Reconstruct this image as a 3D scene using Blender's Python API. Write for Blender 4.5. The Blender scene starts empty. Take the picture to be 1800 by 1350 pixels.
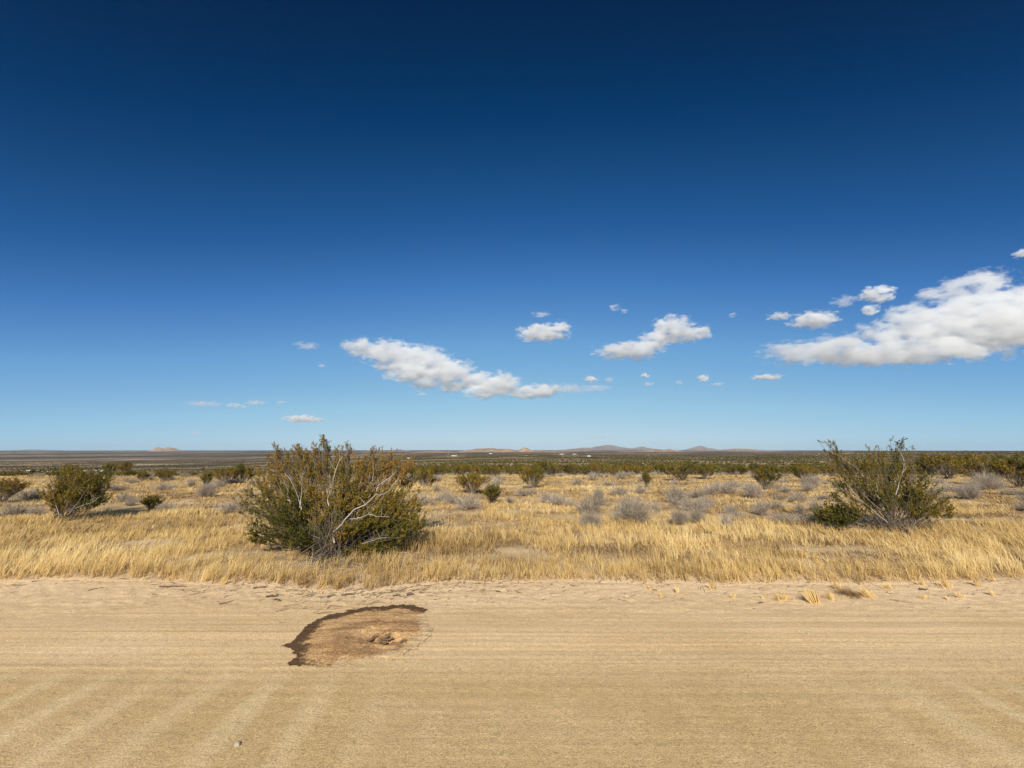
import bpy, math, random
import numpy as np
from mathutils import Vector, Matrix

# ------------------------------------------------------------------ camera, sky, sun, exposure
SC = bpy.context.scene
COL = SC.collection
EYE = 2.1
F = 680.0                       # focal length in pixels of the 1800 px wide photograph
TILT = math.atan((791 - 675) / F)
cam_d = bpy.data.cameras.new('camera')
cam_d.sensor_width = 36.0
cam_d.lens = 36.0 * F / 1800.0
cam_d.clip_start = 0.05
cam_d.clip_end = 90000.0
cam = bpy.data.objects.new('camera', cam_d)
COL.objects.link(cam)
cam.location = (0, 0, EYE)
cam.rotation_euler = (math.radians(90) + TILT, 0, 0)
SC.camera = cam

SUN_EL = math.radians(36.0)
SUN_AZ = math.radians(6.0)      # the light travels away from the camera, a little to the right
world = bpy.data.worlds.new('World')
SC.world = world
world.use_nodes = True
wn = world.node_tree
wn.nodes.clear()
sky = wn.nodes.new('ShaderNodeTexSky')
sky.sky_type = 'NISHITA'
sky.sun_disc = False
sky.sun_elevation = SUN_EL
sky.sun_rotation = math.radians(180.0) + SUN_AZ
sky.altitude = 900.0
sky.air_density = 1.0
sky.dust_density = 0.25
sky.ozone_density = 2.2
# Nishita brightness drives a deep, polarised desert blue: darker zenith, lens vignette painted in at the sides
sp = wn.nodes.new('ShaderNodeSeparateColor')
wn.links.new(sky.outputs[0], sp.inputs[0])
wtc = wn.nodes.new('ShaderNodeTexCoord')
wsx = wn.nodes.new('ShaderNodeSeparateXYZ')
wn.links.new(wtc.outputs['Generated'], wsx.inputs[0])


def wmath(op, a, b):
    m = wn.nodes.new('ShaderNodeMath'); m.operation = op
    for i, v in enumerate((a, b)):
        if isinstance(v, (int, float)): m.inputs[i].default_value = v
        else: wn.links.new(v, m.inputs[i])
    return m.outputs[0]


side = wmath('SUBTRACT', 1.0, wmath('MULTIPLY', wmath('POWER', wsx.outputs[0], 2.0), 0.45))
fac = wmath('POWER', wmath('MULTIPLY', wmath('MULTIPLY', sp.outputs[0], side), 1 / 12.0), 0.5)
SKY_KEYS = [(0.0, (0, 22, 50)), (0.214, (0, 36, 76)), (0.233, (0, 56, 106)), (0.283, (34, 92, 154)), (0.333, (66, 123, 188)),
            (0.421, (106, 162, 213)), (0.603, (149, 197, 226)), (0.80, (179, 212, 230)), (0.95, (196, 220, 232))]


def lin(c):
    c = c / 255.0
    return c / 12.92 if c < 0.04045 else ((c + 0.055) / 1.055) ** 2.4


sr = wn.nodes.new('ShaderNodeValToRGB')
while len(sr.color_ramp.elements) < len(SKY_KEYS): sr.color_ramp.elements.new(0.5)
for e, (p, c) in zip(sr.color_ramp.elements, SKY_KEYS):
    e.position = p
    e.color = (*[lin(v) for v in c], 1)
wn.links.new(fac, sr.inputs[0])
scl = wn.nodes.new('ShaderNodeVectorMath'); scl.operation = 'SCALE'
scl.inputs['Scale'].default_value = 10.0
wn.links.new(sr.outputs[0], scl.inputs[0])
bg = wn.nodes.new('ShaderNodeBackground')
bg.inputs[1].default_value = 0.10
wo = wn.nodes.new('ShaderNodeOutputWorld')
wn.links.new(scl.outputs[0], bg.inputs[0])
wn.links.new(bg.outputs[0], wo.inputs[0])

sun_d = bpy.data.lights.new('sun', 'SUN')
sun_d.energy = 4.8
sun_d.angle = math.radians(0.53)
sun_d.color = (1.0, 0.93, 0.80)
sun = bpy.data.objects.new('sun', sun_d)
COL.objects.link(sun)
travel = Vector((math.sin(SUN_AZ) * math.cos(SUN_EL), math.cos(SUN_AZ) * math.cos(SUN_EL), -math.sin(SUN_EL)))
sun.rotation_euler = travel.to_track_quat('-Z', 'Y').to_euler()
sun.location = (0, 0, 50)

SC.view_settings.view_transform = 'Standard'
SC.view_settings.look = 'None'
SC.view_settings.exposure = 0.0
SC.view_settings.gamma = 1.0
SC.render.engine = 'CYCLES'
SC.cycles.volume_bounces = 12
SC.cycles.max_bounces = 14
SC.cycles.transparent_max_bounces = 24
SC.cycles.diffuse_bounces = 4

# ------------------------------------------------------------------ helpers
RNG = np.random.default_rng(7)
CT, ST = math.cos(TILT), math.sin(TILT)


def ray(px, py):
    u = (px - 900.0) / F
    v = (675.0 - py) / F
    return np.array([u, CT - v * ST, ST + v * CT])


def at(px, py, Y):
    """point of the picture ray at depth Y"""
    d = ray(px, py)
    return np.array([0, 0, EYE]) + d * (Y / d[1])


def hash2(ix, iy, seed):
    n = (ix.astype(np.int64) * 374761393 + iy.astype(np.int64) * 668265263 + seed * 974634777) & 0x7fffffff
    n = ((n ^ (n >> 13)) * 1274126177) & 0x7fffffff
    n = (n ^ (n >> 16)) & 0xffffff
    return n / float(0xffffff)


def vnoise(x, y, seed=0):
    x = np.asarray(x, float); y = np.asarray(y, float)
    ix = np.floor(x); iy = np.floor(y)
    fx = x - ix; fy = y - iy
    fx = fx * fx * (3 - 2 * fx); fy = fy * fy * (3 - 2 * fy)
    a = hash2(ix, iy, seed); b = hash2(ix + 1, iy, seed)
    c = hash2(ix, iy + 1, seed); d = hash2(ix + 1, iy + 1, seed)
    return (a * (1 - fx) + b * fx) * (1 - fy) + (c * (1 - fx) + d * fx) * fy


def fbm(x, y, seed=0, octs=4):
    s = 0; a = 0.5; t = 0
    for k in range(octs):
        s = s + a * vnoise(np.asarray(x) * 2 ** k, np.asarray(y) * 2 ** k, seed + k * 17)
        t += a; a *= 0.5
    return s / t


def sstep(a, b, x):
    t = np.clip((np.asarray(x, float) - a) / (b - a), 0, 1)
    return t * t * (3 - 2 * t)


PR = np.array([1, 20, 35, 50, 70, 100, 200, 500, 1000, 2000, 5000, 9000, 16000, 29000.])
P_RIGHT = np.array([0, 0, 44.5, 43, 40, 35, 27, 18.5, 13, 8.5, 4.2, 1.9, 0.9, 0.3])
P_EAST = np.array([0, 0, 44.5, 43, 40, 35, 26, 14.5, 6.0, 1.6, 3.0, 2.5, 1.5, 0.4])
P_LEFT = np.array([0, 0, 44.5, 46, 46, 45, 41, 35, 26, 17, 7.5, 3.2, 1.3, 0.3])


def edge_y(x):
    """where the grass starts beside the road"""
    return 6.82 + 0.75 * (fbm(np.asarray(x) * 0.45 + 7, x * 0 + 3.3, 5, 4) - 0.5) - 0.38 * np.exp(-((np.asarray(x) + 2.6) / 1.1) ** 2)


def ground_z(x, y):
    x = np.asarray(x, float); y = np.asarray(y, float)
    r = np.hypot(x, y)
    yy = np.maximum(np.abs(y), r * 0.35)
    lr = np.log(np.clip(yy, 20.001, 29000))
    zt = []
    for P in (P_LEFT, P_RIGHT, P_EAST):
        pz = EYE - P / F * PR
        pz[:2] = 0
        # interpolate heights in log distance
        zt.append(np.interp(lr, np.log(PR), pz))
    w = sstep(-0.75, 0.0, x / np.maximum(yy, 1.0))
    w = np.where(y < 0, 0.5, w)
    z = zt[0] * (1 - w) + zt[1] * w
    w2 = np.where(y < 0, 0.0, sstep(0.55, 1.0, x / np.maximum(yy, 1.0)))
    z = z * (1 - w2) + zt[2] * w2
    z = z + sstep(8, 14, r) * (fbm(x * 0.16, y * 0.16, 3, 3) - 0.5) * 0.22 * (1 - sstep(60, 200, r))
    z = z + sstep(120, 600, r) * (fbm(x / 260., y / 260., 9, 4) - 0.5) * np.minimum(r, 6000) * 0.0016
    near = sstep(7.0, 7.6, y) * (fbm(x * 1.6, y * 1.6, 4, 4) - 0.5) * 0.09 * (1 - sstep(40, 80, r))
    z = z + near
    # under the road the sheet stays lower, beyond it rises into a faint berm
    e = edge_y(x)
    z = z + np.where(np.abs(y) < 60, (sstep(e - 0.28, e - 0.02, y) - 1) * 0.06, 0)
    return z


NEST = (-1.43, 4.79)


def road_z(x, y, nest=True):
    x = np.asarray(x, float); y = np.asarray(y, float)
    e = edge_y(x)
    z = -0.10 * sstep(e - 0.14, e + 0.16, y)
    # washboard ripples across the wheel line nearest the camera
    wob = 0.5 * fbm(x * 0.7, y * 0.5, 21, 3)
    amp = sstep(4.7, 3.6, y) * (0.4 + 0.8 * fbm(x * 0.25, y * 0.3, 31, 2)) * (0.25 + 0.75 * sstep(1.0, 3.0, np.abs(x - 0.8)))
    z = z + 0.013 * amp * np.sin((x + wob * 1.0) * 2 * math.pi / 0.52)
    # long grooves left by a grader blade and by tyres
    gy = y + 0.03 * np.sin(x * 0.35) + 0.05 * fbm(x * 0.1, y * 0, 44, 2)
    g = fbm(gy * 26.0, x * 0.12, 51, 3) - 0.5
    z = z + 0.010 * g * sstep(2.6, 4.4, y) * (1 - sstep(5.4, 6.4, y) * 0.7)
    z = z + 0.012 * (fbm(x * 1.3, y * 1.6, 61, 3) - 0.5) + (0.026 * (fbm(x * 6, y * 7, 71, 4) - 0.5) + 0.018 * (fbm(x * 17, y * 20, 73, 2) - 0.5)) * sstep(4.9, 6.0, y)
    z = z + 0.05 * sstep(5.1, 4.2, y) * -0.35
    if nest:   # room for the dug-out ant hole
        z = z - 0.07 * np.exp(-(np.hypot((x - NEST[0]) / 0.30, (y - NEST[1]) / 0.17)) ** 4)
    return z


def on_ground(px, py):
    """ground point seen at a pixel"""
    d = ray(px, py)
    lo, hi = 1.0, 20000.0
    ys = np.geomspace(2.0, 20000, 4000)
    xs = ys * d[0] / d[1]
    zr = EYE + ys * d[2] / d[1]
    zg = np.where(ys < 6.7, road_z(xs, ys), ground_z(xs, ys))
    k = np.argmax(zr <= zg)
    if not (zr <= zg).any():
        k = -1
    return np.array([xs[k], ys[k], zg[k]])


def gz(x, y):
    if y < 6.6:
        return float(max(road_z(x, y), ground_z(x, y)))
    return float(max(ground_z(x, y), road_z(x, y) if y < 7.6 else -99))


def mesh_np(name, verts, quads=None, tris=None, tint=None, mat=None, smooth=False, extra=None):
    verts = np.asarray(verts, np.float32).reshape(-1, 3)
    me = bpy.data.meshes.new(name)
    q = np.zeros((0, 4), np.int32) if quads is None else np.asarray(quads, np.int32).reshape(-1, 4)
    t = np.zeros((0, 3), np.int32) if tris is None else np.asarray(tris, np.int32).reshape(-1, 3)
    me.vertices.add(len(verts))
    me.vertices.foreach_set('co', verts.ravel())
    nl = q.size + t.size
    me.loops.add(nl)
    me.loops.foreach_set('vertex_index', np.concatenate([q.ravel(), t.ravel()]).astype(np.int32))
    me.polygons.add(len(q) + len(t))
    start = np.concatenate([np.arange(len(q)) * 4, q.size + np.arange(len(t)) * 3]).astype(np.int32)
    me.polygons.foreach_set('loop_start', start)
    me.update(calc_edges=True)
    if smooth:
        me.polygons.foreach_set('use_smooth', np.ones(len(q) + len(t), bool))
    if tint is not None:
        a = me.attributes.new('tint', 'FLOAT', 'POINT')
        a.data.foreach_set('value', np.asarray(tint, np.float32).ravel())
    for k, v in (extra or {}).items():
        a = me.attributes.new(k, 'FLOAT', 'POINT')
        a.data.foreach_set('value', np.asarray(v, np.float32).ravel())
    if mat:
        me.materials.append(mat)
    return me


def link(name, me, parent=None, loc=(0, 0, 0)):
    o = bpy.data.objects.new(name, me)
    COL.objects.link(o)
    o.location = loc
    if parent is not None:
        o.parent = parent
    return o


def tag(o, label=None, cat=None, group=None, kind=None):
    if label: o['label'] = label
    if cat: o['category'] = cat
    if group: o['group'] = group
    if kind: o['kind'] = kind
    return o


def empty(name, loc, label, cat, group=None):
    o = bpy.data.objects.new(name, None)
    COL.objects.link(o)
    o.location = loc
    o.empty_display_size = 0.2
    return tag(o, label, cat, group)


def copy_tree(o, parent=None):
    c = o.copy()
    COL.objects.link(c)
    if parent is not None:
        c.parent = parent
    for ch in o.children:
        copy_tree(ch, c)
    return c


class Buf:
    """collects shapes, builds them as one mesh"""
    def __init__(s):
        s.v = []; s.q = []; s.t = []; s.a = []; s.n = 0

    def add(s, v, q=None, t=None, tint=0.5):
        v = np.asarray(v, float).reshape(-1, 3)
        if q is not None and len(q): s.q.append(np.asarray(q).reshape(-1, 4) + s.n)
        if t is not None and len(t): s.t.append(np.asarray(t).reshape(-1, 3) + s.n)
        s.v.append(v)
        s.a.append(np.broadcast_to(np.asarray(tint, float), (len(v),)))
        s.n += len(v)

    def tube(s, pts, r0, r1, sides=5, tint=0.5):
        pts = np.asarray(pts, float)
        n = len(pts)
        d = np.gradient(pts, axis=0)
        d /= np.linalg.norm(d, axis=1, keepdims=True) + 1e-9
        up = np.where(np.abs(d[:, 2:3]) > 0.9, np.array([[1., 0, 0]]), np.array([[0, 0, 1.]]))
        a = np.cross(d, up); a /= np.linalg.norm(a, axis=1, keepdims=True) + 1e-9
        b = np.cross(d, a)
        rad = np.linspace(r0, r1, n)[:, None]
        ang = np.arange(sides) * 2 * math.pi / sides
        v = (pts[:, None, :] + rad[:, :, None] * (np.cos(ang)[None, :, None] * a[:, None, :] + np.sin(ang)[None, :, None] * b[:, None, :]))
        k = np.arange(n - 1)[:, None] * sides; j = np.arange(sides)[None, :]; j2 = (j + 1) % sides
        q = np.stack([k + j, k + j2, k + sides + j2, k + sides + j], -1).reshape(-1, 4)
        s.add(v.reshape(-1, 3), q, None, tint)

    def mesh(s, name, mat, smooth=False):
        v = np.concatenate(s.v); a = np.concatenate(s.a)
        q = np.concatenate(s.q) if s.q else None
        t = np.concatenate(s.t) if s.t else None
        return mesh_np(name, v, q, t, a, mat, smooth)


def blades(base, tip, width, tint, bend=None, rng=RNG):
    """tapering blades from base to tip points (n,3), two segments each; returns v, q, t, tint"""
    n = len(base)
    ax = tip - base
    w = np.stack([rng.normal(size=n), rng.normal(size=n) * 0.5, np.zeros(n)], 1)
    w /= np.linalg.norm(w, axis=1, keepdims=True) + 1e-9
    w *= np.asarray(width)[:, None] * 0.5
    mid = base + ax * 0.55 + (0 if bend is None else bend)
    v = np.stack([base - w, base + w, mid - w * 0.8, mid + w * 0.8, tip], 1).reshape(-1, 3)
    k = np.arange(n)[:, None] * 5
    q = (k + np.array([[0, 1, 3, 2]]))
    t = (k + np.array([[2, 3, 4]]))
    return v, q, t, np.repeat(np.asarray(tint), 5)


def leaf_faces(cen, size, rng, upbias=0.3):
    """small four-cornered leaves at points cen"""
    n = len(cen)
    a = rng.normal(size=(n, 3)); a[:, 2] += upbias
    a /= np.linalg.norm(a, axis=1, keepdims=True)
    b = np.cross(a, rng.normal(size=(n, 3))); b /= np.linalg.norm(b, axis=1, keepdims=True) + 1e-9
    s = np.asarray(size)[:, None]
    v = np.stack([cen - a * s, cen + b * s * 0.5, cen + a * s, cen - b * s * 0.5], 1).reshape(-1, 3)
    q = np.arange(n)[:, None] * 4 + np.array([[0, 1, 2, 3]])
    return v, q


# ------------------------------------------------------------------ materials
def new_mat(name):
    m = bpy.data.materials.new(name)
    m.use_nodes = True
    nt = m.node_tree
    nt.nodes.clear()
    out = nt.nodes.new('ShaderNodeOutputMaterial')
    return m, nt, out


def N(nt, typ, **kw):
    n = nt.nodes.new(typ)
    for k, v in kw.items():
        setattr(n, k, v)
    return n


def ramp(nt, fac, stops):
    r = nt.nodes.new('ShaderNodeValToRGB')
    el = r.color_ramp.elements
    while len(el) < len(stops): el.new(0.5)
    for e, (p, c) in zip(el, stops):
        e.position = p
        e.color = (*c, 1) if len(c) == 3 else (c[0],) * 3 + (1,)
    nt.links.new(fac, r.inputs[0])
    return r.outputs[0]


def noise(nt, vec, scale, detail=4, rough=0.55):
    n = nt.nodes.new('ShaderNodeTexNoise')
    n.inputs['Scale'].default_value = scale
    n.inputs['Detail'].default_value = detail
    n.inputs['Roughness'].default_value = rough
    nt.links.new(vec, n.inputs['Vector'])
    return n.outputs[0]


def mapping(nt, vec, scale, rot=(0, 0, 0)):
    m = nt.nodes.new('ShaderNodeMapping')
    m.inputs['Scale'].default_value = scale
    m.inputs['Rotation'].default_value = rot
    nt.links.new(vec, m.inputs[0])
    return m.outputs[0]


def mix(nt, fac, a, b, mode='MIX'):
    m = nt.nodes.new('ShaderNodeMix')
    m.data_type = 'RGBA'; m.blend_type = mode
    if isinstance(fac, (int, float)): m.inputs[0].default_value = fac
    else: nt.links.new(fac, m.inputs[0])
    for s, v in ((6, a), (7, b)):
        if isinstance(v, tuple): m.inputs[s].default_value = (*v, 1)
        else: nt.links.new(v, m.inputs[s])
    return m.outputs[2]


def math_n(nt, op, a, b=None, clamp=False):
    m = nt.nodes.new('ShaderNodeMath'); m.operation = op; m.use_clamp = clamp
    for i, v in enumerate((a, b)):
        if v is None: continue
        if isinstance(v, (int, float)): m.inputs[i].default_value = v
        else: nt.links.new(v, m.inputs[i])
    return m.outputs[0]


def maprange(nt, v, a, b, c=0.0, d=1.0, smooth=True):
    m = nt.nodes.new('ShaderNodeMapRange')
    if smooth: m.interpolation_type = 'SMOOTHSTEP'
    nt.links.new(v, m.inputs[0])
    for i, x in enumerate((a, b, c, d)): m.inputs[1 + i].default_value = x
    return m.outputs[0]


def principled(nt, out, color, rough=0.9, bump=None, strength=0.4, dist=0.02, spec=0.2):
    p = nt.nodes.new('ShaderNodeBsdfPrincipled')
    p.inputs['Roughness'].default_value = rough
    p.inputs['Specular IOR Level'].default_value = spec
    if isinstance(color, tuple): p.inputs['Base Color'].default_value = (*color, 1)
    else: nt.links.new(color, p.inputs['Base Color'])
    if bump is not None:
        b = nt.nodes.new('ShaderNodeBump')
        b.inputs['Strength'].default_value = strength
        b.inputs['Distance'].default_value = dist
        nt.links.new(bump, b.inputs['Height'])
        nt.links.new(b.outputs[0], p.inputs['Normal'])
    nt.links.new(p.outputs[0], out.inputs[0])
    return p


def tint_attr(nt):
    a = nt.nodes.new('ShaderNodeAttribute'); a.attribute_name = 'tint'
    return a.outputs['Fac']


def ramp_mat(name, stops, rough=0.85, trans=0.0, jitter=0.0):
    m, nt, out = new_mat(name)
    fac = tint_attr(nt)
    if jitter:
        info = nt.nodes.new('ShaderNodeObjectInfo')
        j = maprange(nt, info.outputs['Random'], 0, 1, -jitter, jitter, False)
        fac = math_n(nt, 'ADD', fac, j, True)
    c = ramp(nt, fac, stops)
    p = principled(nt, out, c, rough, spec=0.15)
    if trans:
        t = nt.nodes.new('ShaderNodeBsdfTranslucent')
        nt.links.new(c, t.inputs[0])
        ms = nt.nodes.new('ShaderNodeMixShader'); ms.inputs[0].default_value = trans
        nt.links.new(p.outputs[0], ms.inputs[1]); nt.links.new(t.outputs[0], ms.inputs[2])
        nt.links.new(ms.outputs[0], out.inputs[0])
    return m


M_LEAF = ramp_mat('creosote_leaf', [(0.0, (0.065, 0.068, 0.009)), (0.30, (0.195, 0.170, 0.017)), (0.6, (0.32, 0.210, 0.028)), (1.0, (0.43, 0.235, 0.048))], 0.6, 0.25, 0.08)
M_BARK = ramp_mat('creosote_bark', [(0.0, (0.10, 0.075, 0.055)), (0.45, (0.24, 0.19, 0.14)), (1.0, (0.62, 0.56, 0.50))], 0.9)
M_GREY = ramp_mat('dry_grey_twig', [(0.0, (0.13, 0.10, 0.075)), (0.4, (0.36, 0.295, 0.225)), (1.0, (0.68, 0.58, 0.46))], 0.95, 0.0, 0.12)
M_GRASS = ramp_mat('dry_grass_blade', [(0.0, (0.16, 0.092, 0.040)), (0.3, (0.42, 0.265, 0.100)), (0.6, (0.80, 0.560, 0.215)), (1.0, (0.97, 0.76, 0.38))], 0.8, 0.25)
M_SCRUB = ramp_mat('distant_scrub_leaf', [(0.0, (0.055, 0.050, 0.015)), (0.4, (0.115, 0.098, 0.028)), (0.75, (0.18, 0.135, 0.05)), (1.0, (0.40, 0.33, 0.24))], 0.9)


def sand_color(nt, pos):
    """dirt-road sand: pale grit, long streaks along the road, ripple crests paler with loose sand and painted sunlight"""
    big = noise(nt, mapping(nt, pos, (0.35, 0.8, 1)), 1.0, 4, 0.6)
    c = ramp(nt, big, [(0.30, (0.67, 0.46, 0.24)), (0.55, (0.765, 0.54, 0.30)), (0.75, (0.80, 0.585, 0.355))])
    streak = noise(nt, mapping(nt, pos, (0.13, 15.0, 1), (0, 0, 0.012)), 1.0, 5, 0.7)
    sepi = nt.nodes.new('ShaderNodeSeparateXYZ'); nt.links.new(pos, sepi.inputs[0])
    yy = sepi.outputs[1]
    smask = math_n(nt, 'MULTIPLY', maprange(nt, yy, 2.6, 3.8), maprange(nt, yy, 6.2, 4.9))
    sl = ramp(nt, streak, [(0.36, (0.84, 0.83, 0.80)), (0.5, (0.97, 0.965, 0.95)), (0.62, (1.15, 1.14, 1.11))])
    c = mix(nt, math_n(nt, 'MULTIPLY', smask, 0.75), c, mix(nt, 1.0, c, sl, 'MULTIPLY'))
    # olive-brown tone nearest the camera, crossed by paler ripple stripes
    near_tone = math_n(nt, 'MULTIPLY', maprange(nt, yy, 4.55, 3.75), 0.85)
    pn = noise(nt, mapping(nt, pos, (0.5, 1.6, 1)), 1.0, 3)
    near_tone = math_n(nt, 'MULTIPLY', near_tone, maprange(nt, pn, 0.25, 0.6, 0.45, 1.0))
    c = mix(nt, near_tone, c, (0.57, 0.395, 0.18))
    wob = noise(nt, mapping(nt, pos, (0.7, 0.5, 1)), 1.0, 2)
    ph = math_n(nt, 'ADD', sepi.outputs[0], math_n(nt, 'MULTIPLY', wob, 0.5))
    wv = math_n(nt, 'SINE', math_n(nt, 'MULTIPLY', ph, 2 * math.pi / 0.52))
    ax = math_n(nt, 'ABSOLUTE', math_n(nt, 'SUBTRACT', sepi.outputs[0], 0.8))
    wmask = math_n(nt, 'MULTIPLY', maprange(nt, yy, 4.5, 3.6), math_n(nt, 'MULTIPLY', maprange(nt, ax, 1.2, 3.2, 0.18, 1.0), maprange(nt, noise(nt, pos, 0.9, 2), 0.3, 0.6, 0.5, 1.0)))
    crest = math_n(nt, 'MULTIPLY', maprange(nt, wv, -0.3, 1.0), wmask)
    c = mix(nt, math_n(nt, 'MULTIPLY', crest, 0.55), c, (0.80, 0.61, 0.34))  # crests paler: loose sand, with the ripples' sun shading painted in
    # grit: single dark and light grains
    g1 = noise(nt, pos, 95.0, 3, 0.7)
    gm = ramp(nt, g1, [(0.34, (0.52, 0.50, 0.47)), (0.46, (0.96, 0.96, 0.95)), (0.58, (1.08, 1.07, 1.05)), (0.68, (1.45, 1.42, 1.36))])
    c = mix(nt, 1.0, c, gm, 'MULTIPLY')
    g2 = noise(nt, pos, 16.0, 4, 0.7)
    gm2 = ramp(nt, g2, [(0.30, (0.86, 0.85, 0.84)), (0.5, (1, 1, 1)), (0.72, (1.10, 1.10, 1.09))])
    c = mix(nt, 0.8, c, gm2, 'MULTIPLY')
    # paler, pinker shoulder
    sh = maprange(nt, yy, 5.3, 6.4)
    c = mix(nt, math_n(nt, 'MULTIPLY', sh, 0.85), c, mix(nt, 1.0, c, (1.10, 1.11, 1.19), 'MULTIPLY'))
    return c, g1, g2, streak


def bump_height(nt, g1, g2, streak):
    h = math_n(nt, 'ADD', math_n(nt, 'MULTIPLY', g1, 0.45), g2)
    return math_n(nt, 'ADD', h, math_n(nt, 'MULTIPLY', streak, 0.5))


def geo_pos(nt):
    return nt.nodes.new('ShaderNodeNewGeometry').outputs['Position']


M_ROAD, nt, out = new_mat('road_sand')
c, g1, g2, st = sand_color(nt, geo_pos(nt))
principled(nt, out, c, 0.95, bump_height(nt, g1, g2, st), 0.75, 0.012, 0.1)

M_GROUND, nt, out = new_mat('desert_ground')
pos = geo_pos(nt)
sep = nt.nodes.new('ShaderNodeSeparateXYZ'); nt.links.new(pos, sep.inputs[0])
ln = nt.nodes.new('ShaderNodeVectorMath'); ln.operation = 'LENGTH'; nt.links.new(pos, ln.inputs[0])
dist = ln.outputs['Value']
n1 = noise(nt, mapping(nt, pos, (0.5, 0.9, 1)), 1.0, 5, 0.65)
near_c = ramp(nt, n1, [(0.32, (0.30, 0.19, 0.095)), (0.45, (0.46, 0.31, 0.16)), (0.6, (0.64, 0.46, 0.25)), (0.75, (0.74, 0.56, 0.34))])
gr = noise(nt, pos, 30.0, 4, 0.75)
gmul = ramp(nt, gr, [(0.3, (0.6, 0.58, 0.55)), (0.5, (1, 1, 1)), (0.7, (1.3, 1.28, 1.2))])
near_c = mix(nt, 0.8, near_c, gmul, 'MULTIPLY')
# far plain: pale sand between dark scrub, the scrub cover changes in broad patches
mid_n = noise(nt, pos, 0.16, 4, 0.75)
mid_c = ramp(nt, mid_n, [(0.36, (0.20, 0.15, 0.07)), (0.48, (0.36, 0.26, 0.14)), (0.58, (0.60, 0.44, 0.26)), (0.70, (0.72, 0.56, 0.37))])
far_n = noise(nt, mapping(nt, pos, (0.8, 0.25, 0)), 0.0065, 9, 0.78)
far_c = ramp(nt, far_n, [(0.42, (0.075, 0.060, 0.030)), (0.50, (0.15, 0.11, 0.060)), (0.55, (0.32, 0.225, 0.135)), (0.60, (0.66, 0.50, 0.34))])
vfar_n = noise(nt, mapping(nt, pos, (0.8, 0.2, 0)), 0.0011, 9, 0.78)
vfar_c = ramp(nt, vfar_n, [(0.42, (0.065, 0.058, 0.042)), (0.50, (0.13, 0.10, 0.07)), (0.56, (0.27, 0.19, 0.13)), (0.61, (0.54, 0.40, 0.28))])
cc = mix(nt, maprange(nt, dist, 40, 75), near_c, mid_c)
cc = mix(nt, maprange(nt, dist, 300, 900), cc, far_c)
cc = mix(nt, maprange(nt, dist, 1500, 4500), cc, vfar_c)
# road shoulder looks like the road
sc_, g1, g2, st = sand_color(nt, pos)
edge = math_n(nt, 'ADD', sep.outputs[1], math_n(nt, 'MULTIPLY', n1, 0.9))
cc = mix(nt, maprange(nt, edge, 7.9, 7.3), cc, sc_)
principled(nt, out, cc, 0.95, bump_height(nt, g1, g2, gr), 0.7, 0.02, 0.1)

M_MOUND, nt, out = new_mat('mound_sand')  # ant-mound sand with a dark rim of chaff
c, g1, g2, st = sand_color(nt, geo_pos(nt))
at_ = nt.nodes.new('ShaderNodeAttribute'); at_.attribute_name = 'mounded'
rim = nt.nodes.new('ShaderNodeAttribute'); rim.attribute_name = 'rim'
pos = geo_pos(nt)
jag = noise(nt, pos, 24.0, 4, 0.7)
d_f = math_n(nt, 'ADD', at_.outputs['Fac'], math_n(nt, 'MULTIPLY', math_n(nt, 'SUBTRACT', jag, 0.5), 1.1))
r_f = math_n(nt, 'ADD', rim.outputs['Fac'], math_n(nt, 'MULTIPLY', math_n(nt, 'SUBTRACT', jag, 0.5), 1.0))
inner = mix(nt, 1.0, c, (0.96, 0.85, 0.74), 'MULTIPLY')
rg = nt.nodes.new('ShaderNodeAttribute'); rg.attribute_name = 'ring'
inner2 = mix(nt, maprange(nt, math_n(nt, 'ADD', noise(nt, mapping(nt, pos, (1.4, 3, 1)), 2.0, 4), math_n(nt, 'MULTIPLY', rg.outputs['Fac'], 0.22)), 0.45, 0.68), inner, mix(nt, 1.0, c, (0.62, 0.52, 0.45), 'MULTIPLY'))
c2 = mix(nt, maprange(nt, d_f, 0.3, 0.62), c, inner2)
gr_ = noise(nt, pos, 55.0, 3, 0.8)
gmm = ramp(nt, gr_, [(0.34, (0.55, 0.52, 0.48)), (0.5, (1, 1, 1)), (0.66, (1.35, 1.28, 1.2))])
c2 = mix(nt, maprange(nt, d_f, 0.3, 0.62), c2, mix(nt, 1.0, c2, gmm, 'MULTIPLY'))
c3 = mix(nt, maprange(nt, r_f, 0.40, 0.72), c2, mix(nt, 1.0, gmm, (0.14, 0.080, 0.040), 'MULTIPLY'))
principled(nt, out, c3, 0.9, bump_height(nt, g1, g2, st), 1.0, 0.02, 0.15)


def plain(name, col, rough=0.8, nscale=8.0, var=0.25):
    m, nt, out = new_mat(name)
    tc = nt.nodes.new('ShaderNodeTexCoord')
    n = noise(nt, tc.outputs['Object'], nscale, 4)
    c = ramp(nt, n, [(0.3, tuple(x * (1 - var) for x in col)), (0.7, tuple(min(1, x * (1 + var)) for x in col))])
    principled(nt, out, c, rough, n, 0.3, 0.01)
    return m


M_CLOD = plain('mound_clod', (0.22, 0.14, 0.075), 0.95, 30)
M_STONE = plain('pale_stone', (0.50, 0.42, 0.32), 0.9, 20)
M_WHITE = plain('white_panel', (0.78, 0.77, 0.74), 0.5, 0.5, 0.06)
M_ROOF = plain('grey_roofing', (0.22, 0.21, 0.21), 0.8, 0.5, 0.1)
M_TAN = plain('tan_stucco', (0.55, 0.44, 0.33), 0.8, 0.5, 0.1)
M_DARK = plain('dark_glass', (0.03, 0.03, 0.035), 0.3, 1, 0.1)
M_WOOD = plain('weathered_pole_wood', (0.24, 0.19, 0.14), 0.9, 4, 0.2)


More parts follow.
